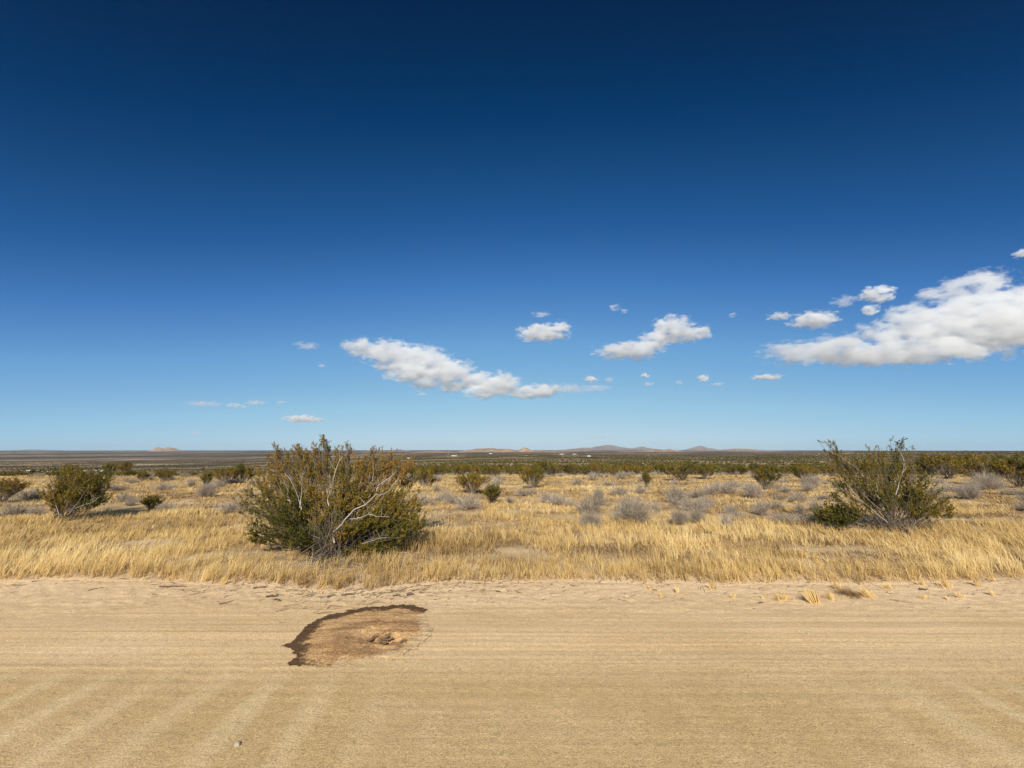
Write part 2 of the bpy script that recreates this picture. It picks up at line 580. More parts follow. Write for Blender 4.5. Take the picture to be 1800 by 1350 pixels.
def hill_mat(name, cols, scale):
    m, nt, out = new_mat(name)
    p = geo_pos(nt)
    n = noise(nt, p, scale, 6, 0.75)
    c = ramp(nt, n, [(0.35, cols[0]), (0.52, cols[1]), (0.68, cols[2])])
    n2 = noise(nt, p, scale * 6, 3, 0.8)
    c = mix(nt, maprange(nt, n2, 0.45, 0.62, 0, 0.6), c, tuple(x * 0.45 for x in cols[0]))
    principled(nt, out, c, 0.95)
    return m


M_HILL = hill_mat('rocky_tan_hill', [(0.26, 0.18, 0.115), (0.42, 0.285, 0.185), (0.56, 0.40, 0.28)], 0.006)
M_MOUNT = hill_mat('far_bare_mountain', [(0.20, 0.15, 0.13), (0.30, 0.22, 0.19), (0.42, 0.33, 0.28)], 0.0028)
M_TRACK, nt, out = new_mat('pale_track_sand')
n = noise(nt, geo_pos(nt), 0.35, 5, 0.7)
principled(nt, out, ramp(nt, n, [(0.35, (0.40, 0.28, 0.15)), (0.5, (0.62, 0.47, 0.28)), (0.7, (0.74, 0.60, 0.42))]), 0.95)

# ------------------------------------------------------------------ ground, road, far tracks
def build_ground():
    rr = np.concatenate([[0.3, 2.0, 4.0, 5.2], np.arange(5.9, 9.0, 0.09), np.geomspace(9.05, 60, 260), np.geomspace(60.6, 29000, 320)])
    front = np.linspace(-62, 62, 520)
    back = np.linspace(62, 298, 40)[1:-1]
    az = np.radians(np.concatenate([front, back]))
    R, A = np.meshgrid(rr, az, indexing='ij')
    X = R * np.sin(A); Y = R * np.cos(A)
    Z = ground_z(X, Y)
    nr, na = R.shape
    v = np.stack([X, Y, Z], -1).reshape(-1, 3)
    i = np.arange(nr - 1)[:, None] * na; j = np.arange(na)[None, :]; j2 = (j + 1) % na
    q = np.stack([i + j, i + na + j, i + na + j2, i + j2], -1).reshape(-1, 4)[:, ::-1]
    v = np.vstack([v, [[0, 0, float(ground_z(0.0, 0.1))]]])
    t = np.stack([np.full(na, len(v) - 1), np.arange(na), (np.arange(na) + 1) % na], -1)[:, ::-1]
    o = link('ground', mesh_np('ground', v, q, t, mat=M_GROUND, smooth=True))
    return tag(o, 'dry desert plain of sand and grass reaching to the horizon', 'ground', kind='structure')


def build_road():
    xs = np.concatenate([-np.geomspace(90, 12.2, 60), np.arange(-12, 12, 0.035), np.geomspace(12.2, 90, 60)])
    ys = np.concatenate([np.arange(-7, 2.4, 0.5), np.arange(2.4, 7.4, 0.03)])
    X, Y = np.meshgrid(xs, ys, indexing='ij')
    Z = road_z(X, Y)
    Z = np.where(Y < -6.4, Z - 0.1, Z)
    nx, ny = X.shape
    i = np.arange(nx - 1)[:, None] * ny; j = np.arange(ny - 1)[None, :]
    q = np.stack([i + j, i + ny + j, i + ny + j + 1, i + j + 1], -1).reshape(-1, 4)
    o = link('dirt_road', mesh_np('dirt_road', np.stack([X, Y, Z], -1).reshape(-1, 3), q, mat=M_ROAD, smooth=True))
    return tag(o, 'wide sandy dirt road with washboard ripples crossing the foreground', 'road', kind='structure')


TRACKS = []


def strip(name, pts, width, label):
    """thin sheet laid on the terrain along pixel points"""
    P = np.array([on_ground(x, y) for x, y in pts])
    TRACKS.append((P[np.argsort(P[:, 0])], width))
    s = np.linspace(0, len(P) - 1, 60)
    px = np.interp(s, np.arange(len(P)), P[:, 0]); py = np.interp(s, np.arange(len(P)), P[:, 1])
    d = np.gradient(np.stack([px, py], 1), axis=0); d /= np.linalg.norm(d, axis=1, keepdims=True)
    nrm = np.stack([-d[:, 1], d[:, 0]], 1)
    V = []
    for k in range(5):
        off = (k / 4 - 0.5) * width * (1 + 0.4 * (fbm(s * 1.7, s * 0 + k, 8, 2) - 0.5))
        x = px + nrm[:, 0] * off; y = py + nrm[:, 1] * off
        V.append(np.stack([x, y, ground_z(x, y) + 0.15 + np.hypot(x, y) * 0.0008], 1))
    V = np.stack(V, 1)
    i = np.arange(59)[:, None] * 5; j = np.arange(4)[None, :]
    q = np.stack([i + j, i + j + 1, i + 6 + j, i + 5 + j], -1).reshape(-1, 4)
    return tag(link(name, mesh_np(name, V.reshape(-1, 3), q, mat=M_TRACK)), label, 'road', kind='structure')


build_ground()
build_road()
strip('dirt_track', [(-120, 835), (60, 830.5), (150, 828), (250, 825.5), (360, 824), (470, 822)], 26, 'pale sandy track crossing the valley at far left')
strip('dirt_track', [(915, 816.5), (985, 816), (1060, 815.2)], 9, 'short pale sandy track beyond the scrub near the centre')
strip('dirt_track', [(700, 811), (790, 808.5), (880, 806), (960, 805)], 45, 'long pale sandy track on the plain below the tan hills')
strip('dirt_track', [(1210, 820), (1245, 819.2)], 6, 'short bare sandy strip in the scrub right of centre')


# ------------------------------------------------------------------ hills on the horizon
def build_hill(name, px, base_px, wpx, hpx, D, mat, label, seed, depth=0.5):
    cx = (px - 900) / F * D
    R = wpx / 2 / F * D
    H = hpx / F * D * (0.62 if mat is M_HILL else 0.72)
    nu, nv = 140, 50
    u = np.linspace(-1.25, 1.25, nu); w = np.linspace(-1.25, 1.25, nv)
    U, W = np.meshgrid(u, w, indexing='ij')
    rad = np.sqrt(U ** 2 + W ** 2)
    prof = np.clip(1 - rad, 0, 1) ** 1.25
    n = fbm(U * 3 + seed, W * 2 + seed * 3, seed, 5)
    ridge = 1 - np.abs(2 * fbm(U * 5 + 3 + seed, W * 4, seed + 5, 4) - 1)
    Z = H * prof * (0.35 + 0.75 * n + 0.35 * ridge)
    X = cx + U * R; Y = D + W * R * depth
    G = ground_z(X, Y)
    Z = G - 3 + Z * 1.05 - (rad > 1.0) * 30
    i = np.arange(nu - 1)[:, None] * nv; j = np.arange(nv - 1)[None, :]
    q = np.stack([i + j, i + nv + j, i + nv + j + 1, i + j + 1], -1).reshape(-1, 4)
    o = link(name, mesh_np(name, np.stack([X, Y, Z], -1).reshape(-1, 3), q, mat=mat, smooth=False))
    return tag(o, label, 'hill', kind='structure')


HILLS = [
    (303, 64, 12, 12000, M_HILL, 'low twin-peaked reddish hill on the horizon at left'),
    (287, 34, 12, 11800, M_HILL, 'small reddish shoulder of the twin-peaked hill at left'),
    (705, 60, 5.5, 9000, M_MOUNT, 'small rounded hill just right of the big creosote bush'),
    (770, 150, 6.5, 5200, M_HILL, 'low tan ridge leading up to the hills at centre'),
    (862, 150, 12.5, 5600, M_HILL, 'broad rocky tan hill on the horizon at centre'),
    (838, 90, 10.5, 5500, M_HILL, 'left shoulder of the rocky tan hills'),
    (888, 70, 11.5, 5400, M_HILL, 'right hump of the rocky tan hills'),
    (921, 60, 12, 5500, M_HILL, 'small pointed tan hill standing right of the broad hill'),
    (950, 110, 6.0, 5600, M_HILL, 'low brown rise between the pointed hill and the mountain'),
    (1064, 130, 12, 26000, M_MOUNT, 'greyish purple mountain, tallest peak on the horizon'),
    (1030, 110, 6.5, 26000, M_MOUNT, 'left foothill of the purple mountain'),
    (1125, 90, 7.5, 26000, M_MOUNT, 'low purple foothill right of the mountain'),
    (1010, 150, 5, 7000, M_HILL, 'low tan foothill in front of the purple mountain'),
    (1172, 70, 9.5, 5500, M_HILL, 'little brown knoll right of the purple mountain'),
    (1150, 160, 6, 6000, M_HILL, 'low brown rise below the little knoll'),
    (1228, 70, 9.5, 26000, M_MOUNT, 'pale distant hill at right of centre'),
    (1290, 190, 7.0, 8500, M_HILL, 'long low tan ridge on the horizon right of centre'),
    (70, 90, 2.0, 26000, M_MOUNT, 'very faint blue ridge at the far left horizon'),
]
for k, (px, w, h, D, m, lab) in enumerate(HILLS):
    build_hill('hill' if m is M_HILL else 'mountain', px, 0, w, h, D, m, lab, 11 + k * 7)


# ------------------------------------------------------------------ clouds
def cloud_mat(name, ell, od, nscale, seed, amp):
    """lit vapour: dense where the ellipsoids of the cloud overlap, eroded by noise towards the rim"""
    m, nt, out = new_mat(name)
    p = nt.nodes.new('ShaderNodeNewGeometry').outputs['Position']
    f = None
    for c, r in ell:
        d = nt.nodes.new('ShaderNodeVectorMath'); d.operation = 'SUBTRACT'
        nt.links.new(p, d.inputs[0]); d.inputs[1].default_value = tuple(c)
        e = nt.nodes.new('ShaderNodeVectorMath'); e.operation = 'DIVIDE'
        nt.links.new(d.outputs[0], e.inputs[0]); e.inputs[1].default_value = tuple(r)
        g = nt.nodes.new('ShaderNodeVectorMath'); g.operation = 'LENGTH'
        nt.links.new(e.outputs[0], g.inputs[0])
        h = math_n(nt, 'SUBTRACT', 1.0, g.outputs['Value'])
        f = h if f is None else math_n(nt, 'MAXIMUM', f, h)
    mp = mapping(nt, p, (0.6, 1, 1.3), (0, 0, seed * 0.37))
    n = noise(nt, mp, nscale, 8, 0.66)
    f = math_n(nt, 'ADD', math_n(nt, 'MINIMUM', f, 0.42), math_n(nt, 'MULTIPLY', math_n(nt, 'SUBTRACT', n, 0.52), amp))
    dens = maprange(nt, f, 0.10, 0.42, 0.0, od)
    v = nt.nodes.new('ShaderNodeVolumeScatter')
    v.inputs['Color'].default_value = (1, 1, 1, 1)
    v.inputs['Anisotropy'].default_value = -0.1
    nt.links.new(dens, v.inputs['Density'])
    nt.links.new(v.outputs[0], out.inputs['Volume'])
    m.cycles.volume_step_rate = 0.15
    return m


M_CLOUD, M_CLOUD_THIN = 1.0, 0.28


def build_cloud(blobs, D, label, thick=1.0, group='white clouds low in the blue sky', seed=0):
    import bmesh
    rng = np.random.default_rng(100 + seed)
    pxm = D / F
    ell = []
    for (bx, by, rx, ry) in blobs:
        dy = rng.normal() * ry * pxm * 0.4
        c = at(bx, by, D + dy)
        k = 1.12 * (D + dy) / F
        ell.append((c, (rx * k, (0.35 * rx + ry) * k, ry * k)))
    cen = np.mean([e[0] for e in ell], axis=0)
    bm = bmesh.new()
    for c, r in ell:
        M = Matrix.Translation(Vector(c - cen)) @ Matrix.Diagonal((r[0] * 1.25, r[1] * 1.25, r[2] * 1.3, 1))
        bmesh.ops.create_icosphere(bm, subdivisions=3, radius=1.0, matrix=M)
    me = bpy.data.meshes.new('cloud')
    bm.to_mesh(me); bm.free()
    o = bpy.data.objects.new('cloud', me)
    COL.objects.link(o)
    if len(ell) > 1:
        rm = o.modifiers.new('r', 'REMESH'); rm.mode = 'VOXEL'; rm.voxel_size = max(3.0 * pxm, 25)
        me2 = bpy.data.meshes.new_from_object(o.evaluated_get(bpy.context.evaluated_depsgraph_get()))
        o.modifiers.clear(); o.data = me2; bpy.data.meshes.remove(me)
    o.location = cen
    ryb = float(np.mean([e[1][2] for e in ell]))
    dep = float(np.mean([e[1][1] for e in ell]))
    o.data.materials.clear()
    o.data.materials.append(cloud_mat('cloud_vapour', ell, thick * 2.7 / dep, 1 / (ryb * 0.55 + 60), seed, 4.1))
    return tag(o, label, 'cloud', group)


CLOUDS = [
    # big bank at right
    ([(1395, 621, 55, 18), (1470, 615, 75, 22), (1535, 622, 70, 22), (1600, 612, 70, 26), (1655, 620, 75, 15), (1580, 585, 60, 24), (1660, 570, 80, 36), (1650, 610, 90, 18), (1740, 575, 80, 45), (1710, 505, 48, 24), (1780, 540, 60, 35), (1840, 560, 60, 50), (1720, 545, 60, 30), (1640, 517, 28, 9), (1600, 555, 40, 20), (1900, 560, 60, 60)],
     8000, 'largest cloud, a long grey-white bank at the right edge of the sky', M_CLOUD),
    ([(1540, 518, 24, 13), (1528, 545, 12, 9)], 8200, 'small ragged cloud above the left half of the large right bank', M_CLOUD),
    ([(1484, 530, 18, 9)], 8300, 'thin slanting wisp left of the small ragged cloud', M_CLOUD_THIN),
    ([(1430, 562, 36, 13), (1370, 556, 20, 6)], 8600, 'ragged white cloud left of the large right bank', M_CLOUD),
    ([(1347, 663, 24, 5)], 11000, 'small flat lens-shaped white cloud under the right bank', M_CLOUD),
    # cloud right of centre
    ([(1182, 580, 34, 21), (1155, 596, 30, 14), (1222, 586, 24, 14), (1105, 617, 54, 13), (1135, 608, 26, 10)], 10000, 'puffy white two-lobed cloud right of centre', M_CLOUD),
    ([(955, 585, 42, 13), (985, 574, 16, 9), (930, 593, 18, 7)], 10500, 'small white cloud above the middle of the long cloud', M_CLOUD),
    ([(1080, 541, 10, 5), (1098, 547, 6, 4)], 10500, 'tiny wisp high above the two-lobed cloud', M_CLOUD_THIN),
    ([(950, 553, 16, 4)], 10500, 'tiny wisp just above the small central cloud', M_CLOUD_THIN),
    ([(1287, 554, 6, 4)], 10500, 'single tiny puff alone between the centre and right clouds', M_CLOUD_THIN),
    # long cloud at centre
    ([(640, 611, 34, 15), (690, 622, 48, 21), (740, 640, 52, 28), (790, 655, 42, 22), (720, 655, 38, 18), (750, 670, 28, 15), (835, 668, 34, 16), (690, 645, 34, 9), (800, 678, 34, 11)], 12000, 'long sloping grey-white cloud left of centre', M_CLOUD),
    ([(880, 676, 34, 19), (850, 688, 32, 12), (925, 690, 30, 11), (957, 687, 26, 13)], 11800, 'bright puffy cloud heads at the low end of the long cloud', M_CLOUD),
    ([(995, 683, 40, 8), (1045, 682, 34, 5)], 11800, 'thin flat white tail stretching right from the puffy cloud', M_CLOUD_THIN),
    ([(1038, 667, 11, 5)], 15500, 'tiny white puff just above the flat cloud tail', M_CLOUD),
    ([(1070, 668, 8, 4)], 15500, 'tiny faint puff at the right end of the flat cloud tail', M_CLOUD_THIN),
    ([(1134, 660, 7, 4)], 15500, 'tiny white puff below the two-lobed cloud, upper of a stacked pair', M_CLOUD),
    ([(1139, 675, 9, 3.5)], 15500, 'tiny white puff below the two-lobed cloud, lower of a stacked pair', M_CLOUD_THIN),
    ([(1237, 665, 9, 6)], 15500, 'tiny round white puff right of the stacked pair', M_CLOUD),
    ([(1194, 672, 6, 4)], 15500, 'faint little puff between the stacked pair and the round puff', M_CLOUD_THIN),
    ([(1262, 675, 10, 3)], 15500, 'faint flat wisp right of the round puff', M_CLOUD_THIN),
    # left
    ([(539, 608, 19, 6)], 12000, 'small faint cloud at upper left of the long cloud', M_CLOUD_THIN),
    ([(565, 643, 6, 3)], 15500, 'tiny faint puff between the small cloud and the long cloud', M_CLOUD_THIN),
    ([(741, 693, 8, 3)], 15500, 'tiny faint puff under the long sloping cloud', M_CLOUD_THIN),
    ([(530, 736, 25, 6), (555, 738, 14, 4)], 17000, 'small bright low cloud above the big creosote bush', M_CLOUD),
    ([(358, 710, 32, 4)], 17000, 'flat faint streak cloud, leftmost in the sky', M_CLOUD_THIN),
    ([(414, 713, 14, 4), (428, 716, 8, 2.5)], 17000, 'small faint cloud right of the flat streak', M_CLOUD_THIN),
    ([(450, 708, 18, 4)], 17000, 'faint slanting wisp, third cloud from the left', M_CLOUD_THIN),
    ([(495, 707, 7, 3)], 17000, 'tiny faint puff right of the faint slanting wisp', M_CLOUD_THIN),
    ([(343, 762, 6, 2.5)], 17000, 'tiny faint puff low near the left horizon', M_CLOUD_THIN),
    ([(1050, 769, 28, 2.2)], 34000, 'thin haze streak low above the purple mountain', M_CLOUD_THIN),
    ([(1797, 446, 8, 9)], 8000, 'bit of white cloud cut off by the right edge above the bank', M_CLOUD),
]
for k, (b, D, lab, m) in enumerate(CLOUDS):
    build_cloud(b, D, lab, m, seed=k)
#PART2
# ------------------------------------------------------------------ shrubs
def curve_path(p0, p1, rng, n=9, lift=0.25, wob=0.06, out=0.35):
    """stem path from p0 to p1, bowed outwards low down and rising at the end"""
    t = np.linspace(0, 1, n)[:, None]
    d = p1 - p0
    L = np.linalg.norm(d)
    hor = d * np.array([1, 1, 0]); 
    c = p0 + hor * out + np.array([0, 0, d[2] * lift])
    pts = (1 - t) ** 2 * p0 + 2 * t * (1 - t) * c + t ** 2 * p1
    w = np.cumsum(rng.normal(size=(n, 3)), 0) * wob * L / math.sqrt(n) * 0.6
    w -= w[-1] * t
    pts = pts + w * np.sin(t * math.pi) ** 0.5
    pts[0] = p0
    pts[:, 2] = np.maximum(pts[:, 2], min(p0[2], p1[2]) - 0.02)
    return pts


def grow(base, blobs, rng, n_leaf, leaf, stem_r=0.016, twig_r=0.004, base_r=0.12, stems_per=2, branchlets=10, bare=0.55, twigs_w=0.55, sigma=0.035):
    """vase-shaped shrub: many stems from one crown root to foliage masses.
    blobs: (centre xyz, radii xyz, leaf weight, leaf tint). Returns wood Buf and leaf Buf."""
    wood = Buf(); leaves = Buf()
    tot = sum(b[2] for b in blobs) or 1
    base = np.asarray(base, float)
    for (c, r, wgt, tint) in blobs:
        c = np.asarray(c, float); r = np.asarray(r, float)
        ns = max(1, int(round(stems_per * wgt / tot * len(blobs))))
        nl = int(n_leaf * wgt / tot)
        tips = []
        for s in range(ns):
            a = rng.uniform(0, 2 * math.pi)
            b0 = base + np.array([math.cos(a), math.sin(a), 0]) * base_r * rng.uniform(0.1, 1)
            e = c + r * rng.normal(size=3) * 0.35
            P = curve_path(b0, e, rng, 10)
            tt = rng.uniform(bare - 0.28, bare + 0.2)
            wood.tube(P, stem_r * rng.uniform(0.7, 1.15) * min(1.0, 0.35 + 0.65 * wgt / tot * len(blobs)), stem_r * 0.2, 5, tt)
            for k in range(branchlets):
                t0 = rng.uniform(0.35, 0.97)
                q0 = P[min(9, int(t0 * 9))] + rng.normal(size=3) * 0.004
                dirn = rng.normal(size=3); dirn /= np.linalg.norm(dirn)
                dirn[2] = dirn[2] * 0.8 + 0.25
                tgt = c + r * dirn * rng.uniform(0.55, 1.0)
                B = curve_path(q0, tgt, rng, 6, 0.35, 0.08, 0.5)
                wood.tube(B, twig_r * 1.5, twig_r * 0.6, 3, tt + rng.uniform(-0.2, 0.15))
                tips.append(B)
        if nl < 1 or not tips:
            continue
        # sprays: leafy twiglets on the outer part of each branchlet
        ntw = max(4, int(nl / 26))
        bi = rng.integers(0, len(tips), ntw)
        for i in bi:
            B = tips[i]
            t0 = rng.uniform(0.35, 1.0) * 4.999
            k = int(t0); f = t0 - k
            o = B[k] * (1 - f) + B[k + 1] * f
            d = (o - base); d /= np.linalg.norm(d) + 1e-6
            d = d * 0.7 + np.array([0, 0, 0.75]) + rng.normal(size=3) * 0.5
            d /= np.linalg.norm(d)
            L = rng.uniform(0.5, 1.2) * leaf * 9
            e = o + d * L
            wood.tube(np.stack([o, (o + e) / 2 + rng.normal(size=3) * L * 0.05, e]), twig_r * 0.7, twig_r * 0.4, 3, 0.25 + 0.3 * rng.random())
            m = max(3, int(nl / ntw * rng.uniform(0.5, 1.5)))
            t = rng.uniform(0.1, 1.1, m)[:, None]
            cen = o + (e - o) * t + rng.normal(size=(m, 3)) * leaf * (sigma / 0.035) * 0.85 * (1.15 - 0.6 * t)
            v, q = leaf_faces(cen, leaf * rng.uniform(0.6, 1.25, m), rng)
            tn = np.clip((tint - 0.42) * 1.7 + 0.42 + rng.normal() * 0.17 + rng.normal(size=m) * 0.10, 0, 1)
            leaves.add(v, q, None, np.repeat(tn, 4))
    return wood, leaves


def px_blob(px, py, rx, ry, Y, dy=0.0, w=1.0, tint=0.4, depth=None):
    c = at(px, py, Y + dy)
    s = (Y + dy) / F / 1.03
    rxm = rx * s; rym = ry * s
    return (c, (rxm, depth if depth else (rxm + rym) * 0.55, rym), w, tint)


def area_w(b):
    return (b[0], b[1], (b[1][0] * b[1][2]) ** 0.72 * (0.6 + 0.4 * min(b[2], 1.5)), b[3])


def hero(name, base_px, Y, specs, label, seed, n_leaf, leaf, extra_bare=None, part_crown='crown', part_stem='trunk', **kw):
    rng = np.random.default_rng(seed)
    b = at(base_px[0], base_px[1], Y)
    b[2] = gz(b[0], b[1]) - 0.03
    blobs = [area_w(px_blob(s[0], s[1], s[2], s[3], Y, *(s[4:]))) for s in specs]
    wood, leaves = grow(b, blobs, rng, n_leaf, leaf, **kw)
    root = empty(name, tuple(b), label, 'bush')
    w = link(part_stem, wood.mesh(part_stem, M_BARK, True), root, tuple(-b)); w.location = -Vector(b)
    l = link(part_crown, leaves.mesh(part_crown, M_LEAF), root); l.location = -Vector(b)
    for pts, Yb, r in (extra_bare or []):
        P = np.array([at(x, y, Yb + 0.12 * math.sin(i * 1.7)) for i, (x, y) in enumerate(pts)])
        s = np.linspace(0, len(P) - 1, len(P) * 4)
        P2 = np.stack([np.interp(s, np.arange(len(P)), P[:, k]) for k in range(3)], 1)
        P2[1:-1] = (P2[:-2] + P2[1:-1] * 2 + P2[2:]) / 4
        P2 += rng.normal(size=P2.shape) * 0.004
        bf = Buf(); r = r * 0.62; bf.tube(P2, r, r * 0.35, 6, 0.8)
        for k in range(3):
            i0 = rng.integers(len(P2) // 3, len(P2) - 1)
            e = P2[i0] + np.array([rng.normal() * 0.16, rng.normal() * 0.1, rng.uniform(0.08, 0.28)])
            bf.tube(curve_path(P2[i0], e, rng, 5, 0.4, 0.1), r * 0.4, r * 0.15, 4, 0.8)
        o = link('bare_branch', bf.mesh('bare_branch', M_BARK, True), root); o.location = -Vector(b)
    return root, b


def dead_mass(root, b, cpx, Y, rx, ry, n, seed, name='dead_wood', tint=(0.3, 0.6), mat=None, flat=False):
    """tangle of leafless grey-brown twigs"""
    rng = np.random.default_rng(seed)
    bf = Buf()
    c, r, _, _ = px_blob(cpx[0], cpx[1], rx, ry, Y)
    for _k in range(n):
        p0 = np.array([c[0] + rng.normal() * r[0] * 0.35, c[1] + rng.normal() * r[1] * 0.35, b[2] + rng.uniform(0, 0.15)])
        if flat:
            p0 = c + rng.normal(size=3) * r * np.array([0.8, 0.5, 0.3]); p0[2] = max(p0[2], b[2] + 0.03)
            p1 = p0 + np.array([rng.normal() * 0.3, rng.normal() * 0.2, rng.normal() * 0.06])
            p1[2] = max(p1[2], b[2] + 0.03)
        else:
            dd = rng.normal(size=3); dd /= np.linalg.norm(dd)
            p1 = c + r * dd * rng.uniform(0.4, 1.0)
        P = curve_path(p0, p1, rng, 6, 0.3, 0.1)
        bf.tube(P, rng.uniform(0.004, 0.009), 0.002, 3, rng.uniform(*tint))
    o = link(name, bf.mesh(name, mat or M_BARK), root); o.location = -Vector(b)
    return o


# --- the big creosote bush left of centre
Y0 = 8.75
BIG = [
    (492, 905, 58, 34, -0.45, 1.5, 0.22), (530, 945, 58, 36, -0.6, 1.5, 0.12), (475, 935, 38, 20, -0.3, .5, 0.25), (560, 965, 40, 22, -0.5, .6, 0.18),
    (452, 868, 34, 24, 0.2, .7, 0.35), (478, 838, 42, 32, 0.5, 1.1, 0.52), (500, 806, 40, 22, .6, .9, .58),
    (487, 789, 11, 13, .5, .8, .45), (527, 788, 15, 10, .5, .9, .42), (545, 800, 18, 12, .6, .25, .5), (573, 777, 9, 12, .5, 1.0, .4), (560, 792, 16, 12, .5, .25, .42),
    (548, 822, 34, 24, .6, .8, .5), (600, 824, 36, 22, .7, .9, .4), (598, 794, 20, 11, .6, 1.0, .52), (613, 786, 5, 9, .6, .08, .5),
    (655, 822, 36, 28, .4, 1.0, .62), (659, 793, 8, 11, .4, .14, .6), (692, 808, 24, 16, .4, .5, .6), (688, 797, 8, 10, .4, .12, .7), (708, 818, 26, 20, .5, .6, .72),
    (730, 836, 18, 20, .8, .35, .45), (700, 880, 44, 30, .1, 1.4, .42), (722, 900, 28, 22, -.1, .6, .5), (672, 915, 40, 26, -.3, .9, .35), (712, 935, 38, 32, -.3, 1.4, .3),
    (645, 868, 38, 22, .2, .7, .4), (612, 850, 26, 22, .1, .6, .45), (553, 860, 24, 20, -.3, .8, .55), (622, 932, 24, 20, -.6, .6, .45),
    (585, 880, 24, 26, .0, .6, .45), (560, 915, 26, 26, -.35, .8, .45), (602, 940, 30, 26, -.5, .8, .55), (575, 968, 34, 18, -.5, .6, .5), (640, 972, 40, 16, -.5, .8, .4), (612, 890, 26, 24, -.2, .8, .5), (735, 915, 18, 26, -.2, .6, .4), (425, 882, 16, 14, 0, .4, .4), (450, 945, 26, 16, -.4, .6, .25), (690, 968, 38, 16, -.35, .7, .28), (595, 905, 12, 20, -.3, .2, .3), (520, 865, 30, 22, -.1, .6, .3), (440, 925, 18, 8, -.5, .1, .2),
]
BARE = [
    ([(588, 955), (583, 938), (600, 922), (613, 906), (622, 896), (645, 886), (662, 868), (664, 853), (676, 846), (690, 836), (697, 828)], 7.85, 0.026),
    ([(662, 870), (672, 870), (685, 862), (693, 850), (702, 838)], 7.9, 0.014),
    ([(612, 912), (630, 912), (648, 903), (662, 908), (685, 908)], 7.8, 0.015),
    ([(578, 890), (575, 876), (584, 860), (587, 838), (594, 815), (602, 803)], 8.2, 0.018),
    ([(530, 895), (526, 880), (518, 858), (510, 842), (500, 832)], 8.2, 0.016),
    ([(527, 892), (530, 870), (531, 842), (528, 832)], 8.2, 0.014),
    ([(512, 884), (505, 872), (507, 855), (497, 848)], 8.15, 0.012),
    ([(512, 884), (500, 874), (494, 862)], 8.1, 0.009),
    ([(636, 956), (655, 950), (668, 946), (680, 944)], 7.75, 0.010),
    ([(655, 845), (657, 830), (655, 818)], 8.3, 0.008),
]
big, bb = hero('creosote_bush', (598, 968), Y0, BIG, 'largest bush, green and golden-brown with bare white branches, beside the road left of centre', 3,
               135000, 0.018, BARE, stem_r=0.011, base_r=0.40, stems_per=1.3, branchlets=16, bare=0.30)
dead_mass(big, bb, (585, 930), 8.2, 62, 55, 260, 5, 'dead_wood', (0.15, 0.5))
dead_mass(big, bb, (590, 990), 7.75, 85, 14, 260, 6, 'fallen_wood', (0.35, 0.8), flat=True)

# --- the open vase-shaped bush at right
Y1 = 10.9
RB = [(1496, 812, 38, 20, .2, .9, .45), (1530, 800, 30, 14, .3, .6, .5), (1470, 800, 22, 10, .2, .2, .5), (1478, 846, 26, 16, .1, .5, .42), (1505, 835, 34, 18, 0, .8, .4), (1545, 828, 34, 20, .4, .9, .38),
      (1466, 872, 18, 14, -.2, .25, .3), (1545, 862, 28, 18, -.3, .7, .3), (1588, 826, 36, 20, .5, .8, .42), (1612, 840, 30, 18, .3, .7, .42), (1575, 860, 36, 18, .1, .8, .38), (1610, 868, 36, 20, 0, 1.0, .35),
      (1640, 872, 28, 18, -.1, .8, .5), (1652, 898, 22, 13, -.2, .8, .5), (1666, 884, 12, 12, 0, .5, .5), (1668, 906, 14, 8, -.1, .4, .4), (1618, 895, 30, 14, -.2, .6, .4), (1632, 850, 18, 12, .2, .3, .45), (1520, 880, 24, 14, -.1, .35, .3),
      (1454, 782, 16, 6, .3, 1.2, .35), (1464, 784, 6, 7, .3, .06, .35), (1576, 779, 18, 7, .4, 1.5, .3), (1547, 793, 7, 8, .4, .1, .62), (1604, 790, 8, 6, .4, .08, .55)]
RBB = [([(1575, 870), (1580, 850), (1586, 832), (1590, 815), (1584, 796), (1577, 786)], 10.6, 0.014), ([(1585, 832), (1594, 822), (1597, 810)], 10.6, 0.010),
       ([(1560, 918), (1530, 893), (1505, 872), (1488, 850)], 10.6, 0.016), ([(1520, 840), (1505, 822), (1490, 812), (1478, 802)], 10.8, 0.010), ([(1478, 802), (1462, 796), (1455, 788)], 10.9, 0.007),
       ([(1545, 870), (1540, 850), (1548, 836)], 10.5, 0.008)]
rb, rbb = hero('creosote_bush', (1574, 931), Y1, RB, 'tall open creosote bush with two leafy tips above the horizon, largest bush at right', 9,
               44000, 0.018, RBB, stem_r=0.012, base_r=0.30, stems_per=1.8, branchlets=9, bare=0.3)
dead_mass(rb, rbb, (1560, 900), Y1, 55, 30, 110, 15, 'dead_wood', (0.3, 0.6))

lowb, lb = hero('creosote_bush', (1482, 926), 11.0, [(1452, 905, 18, 12, 0, .5, .3), (1478, 900, 24, 14, 0, 1, .25), (1505, 906, 18, 12, .1, .5, .2), (1465, 918, 30, 8, -.1, .5, .15)],
                'low dark green creosote at the left foot of the tall right bush', 21, 9000, 0.022, stem_r=0.010, base_r=0.15, stems_per=3, branchlets=8, bare=0.3)

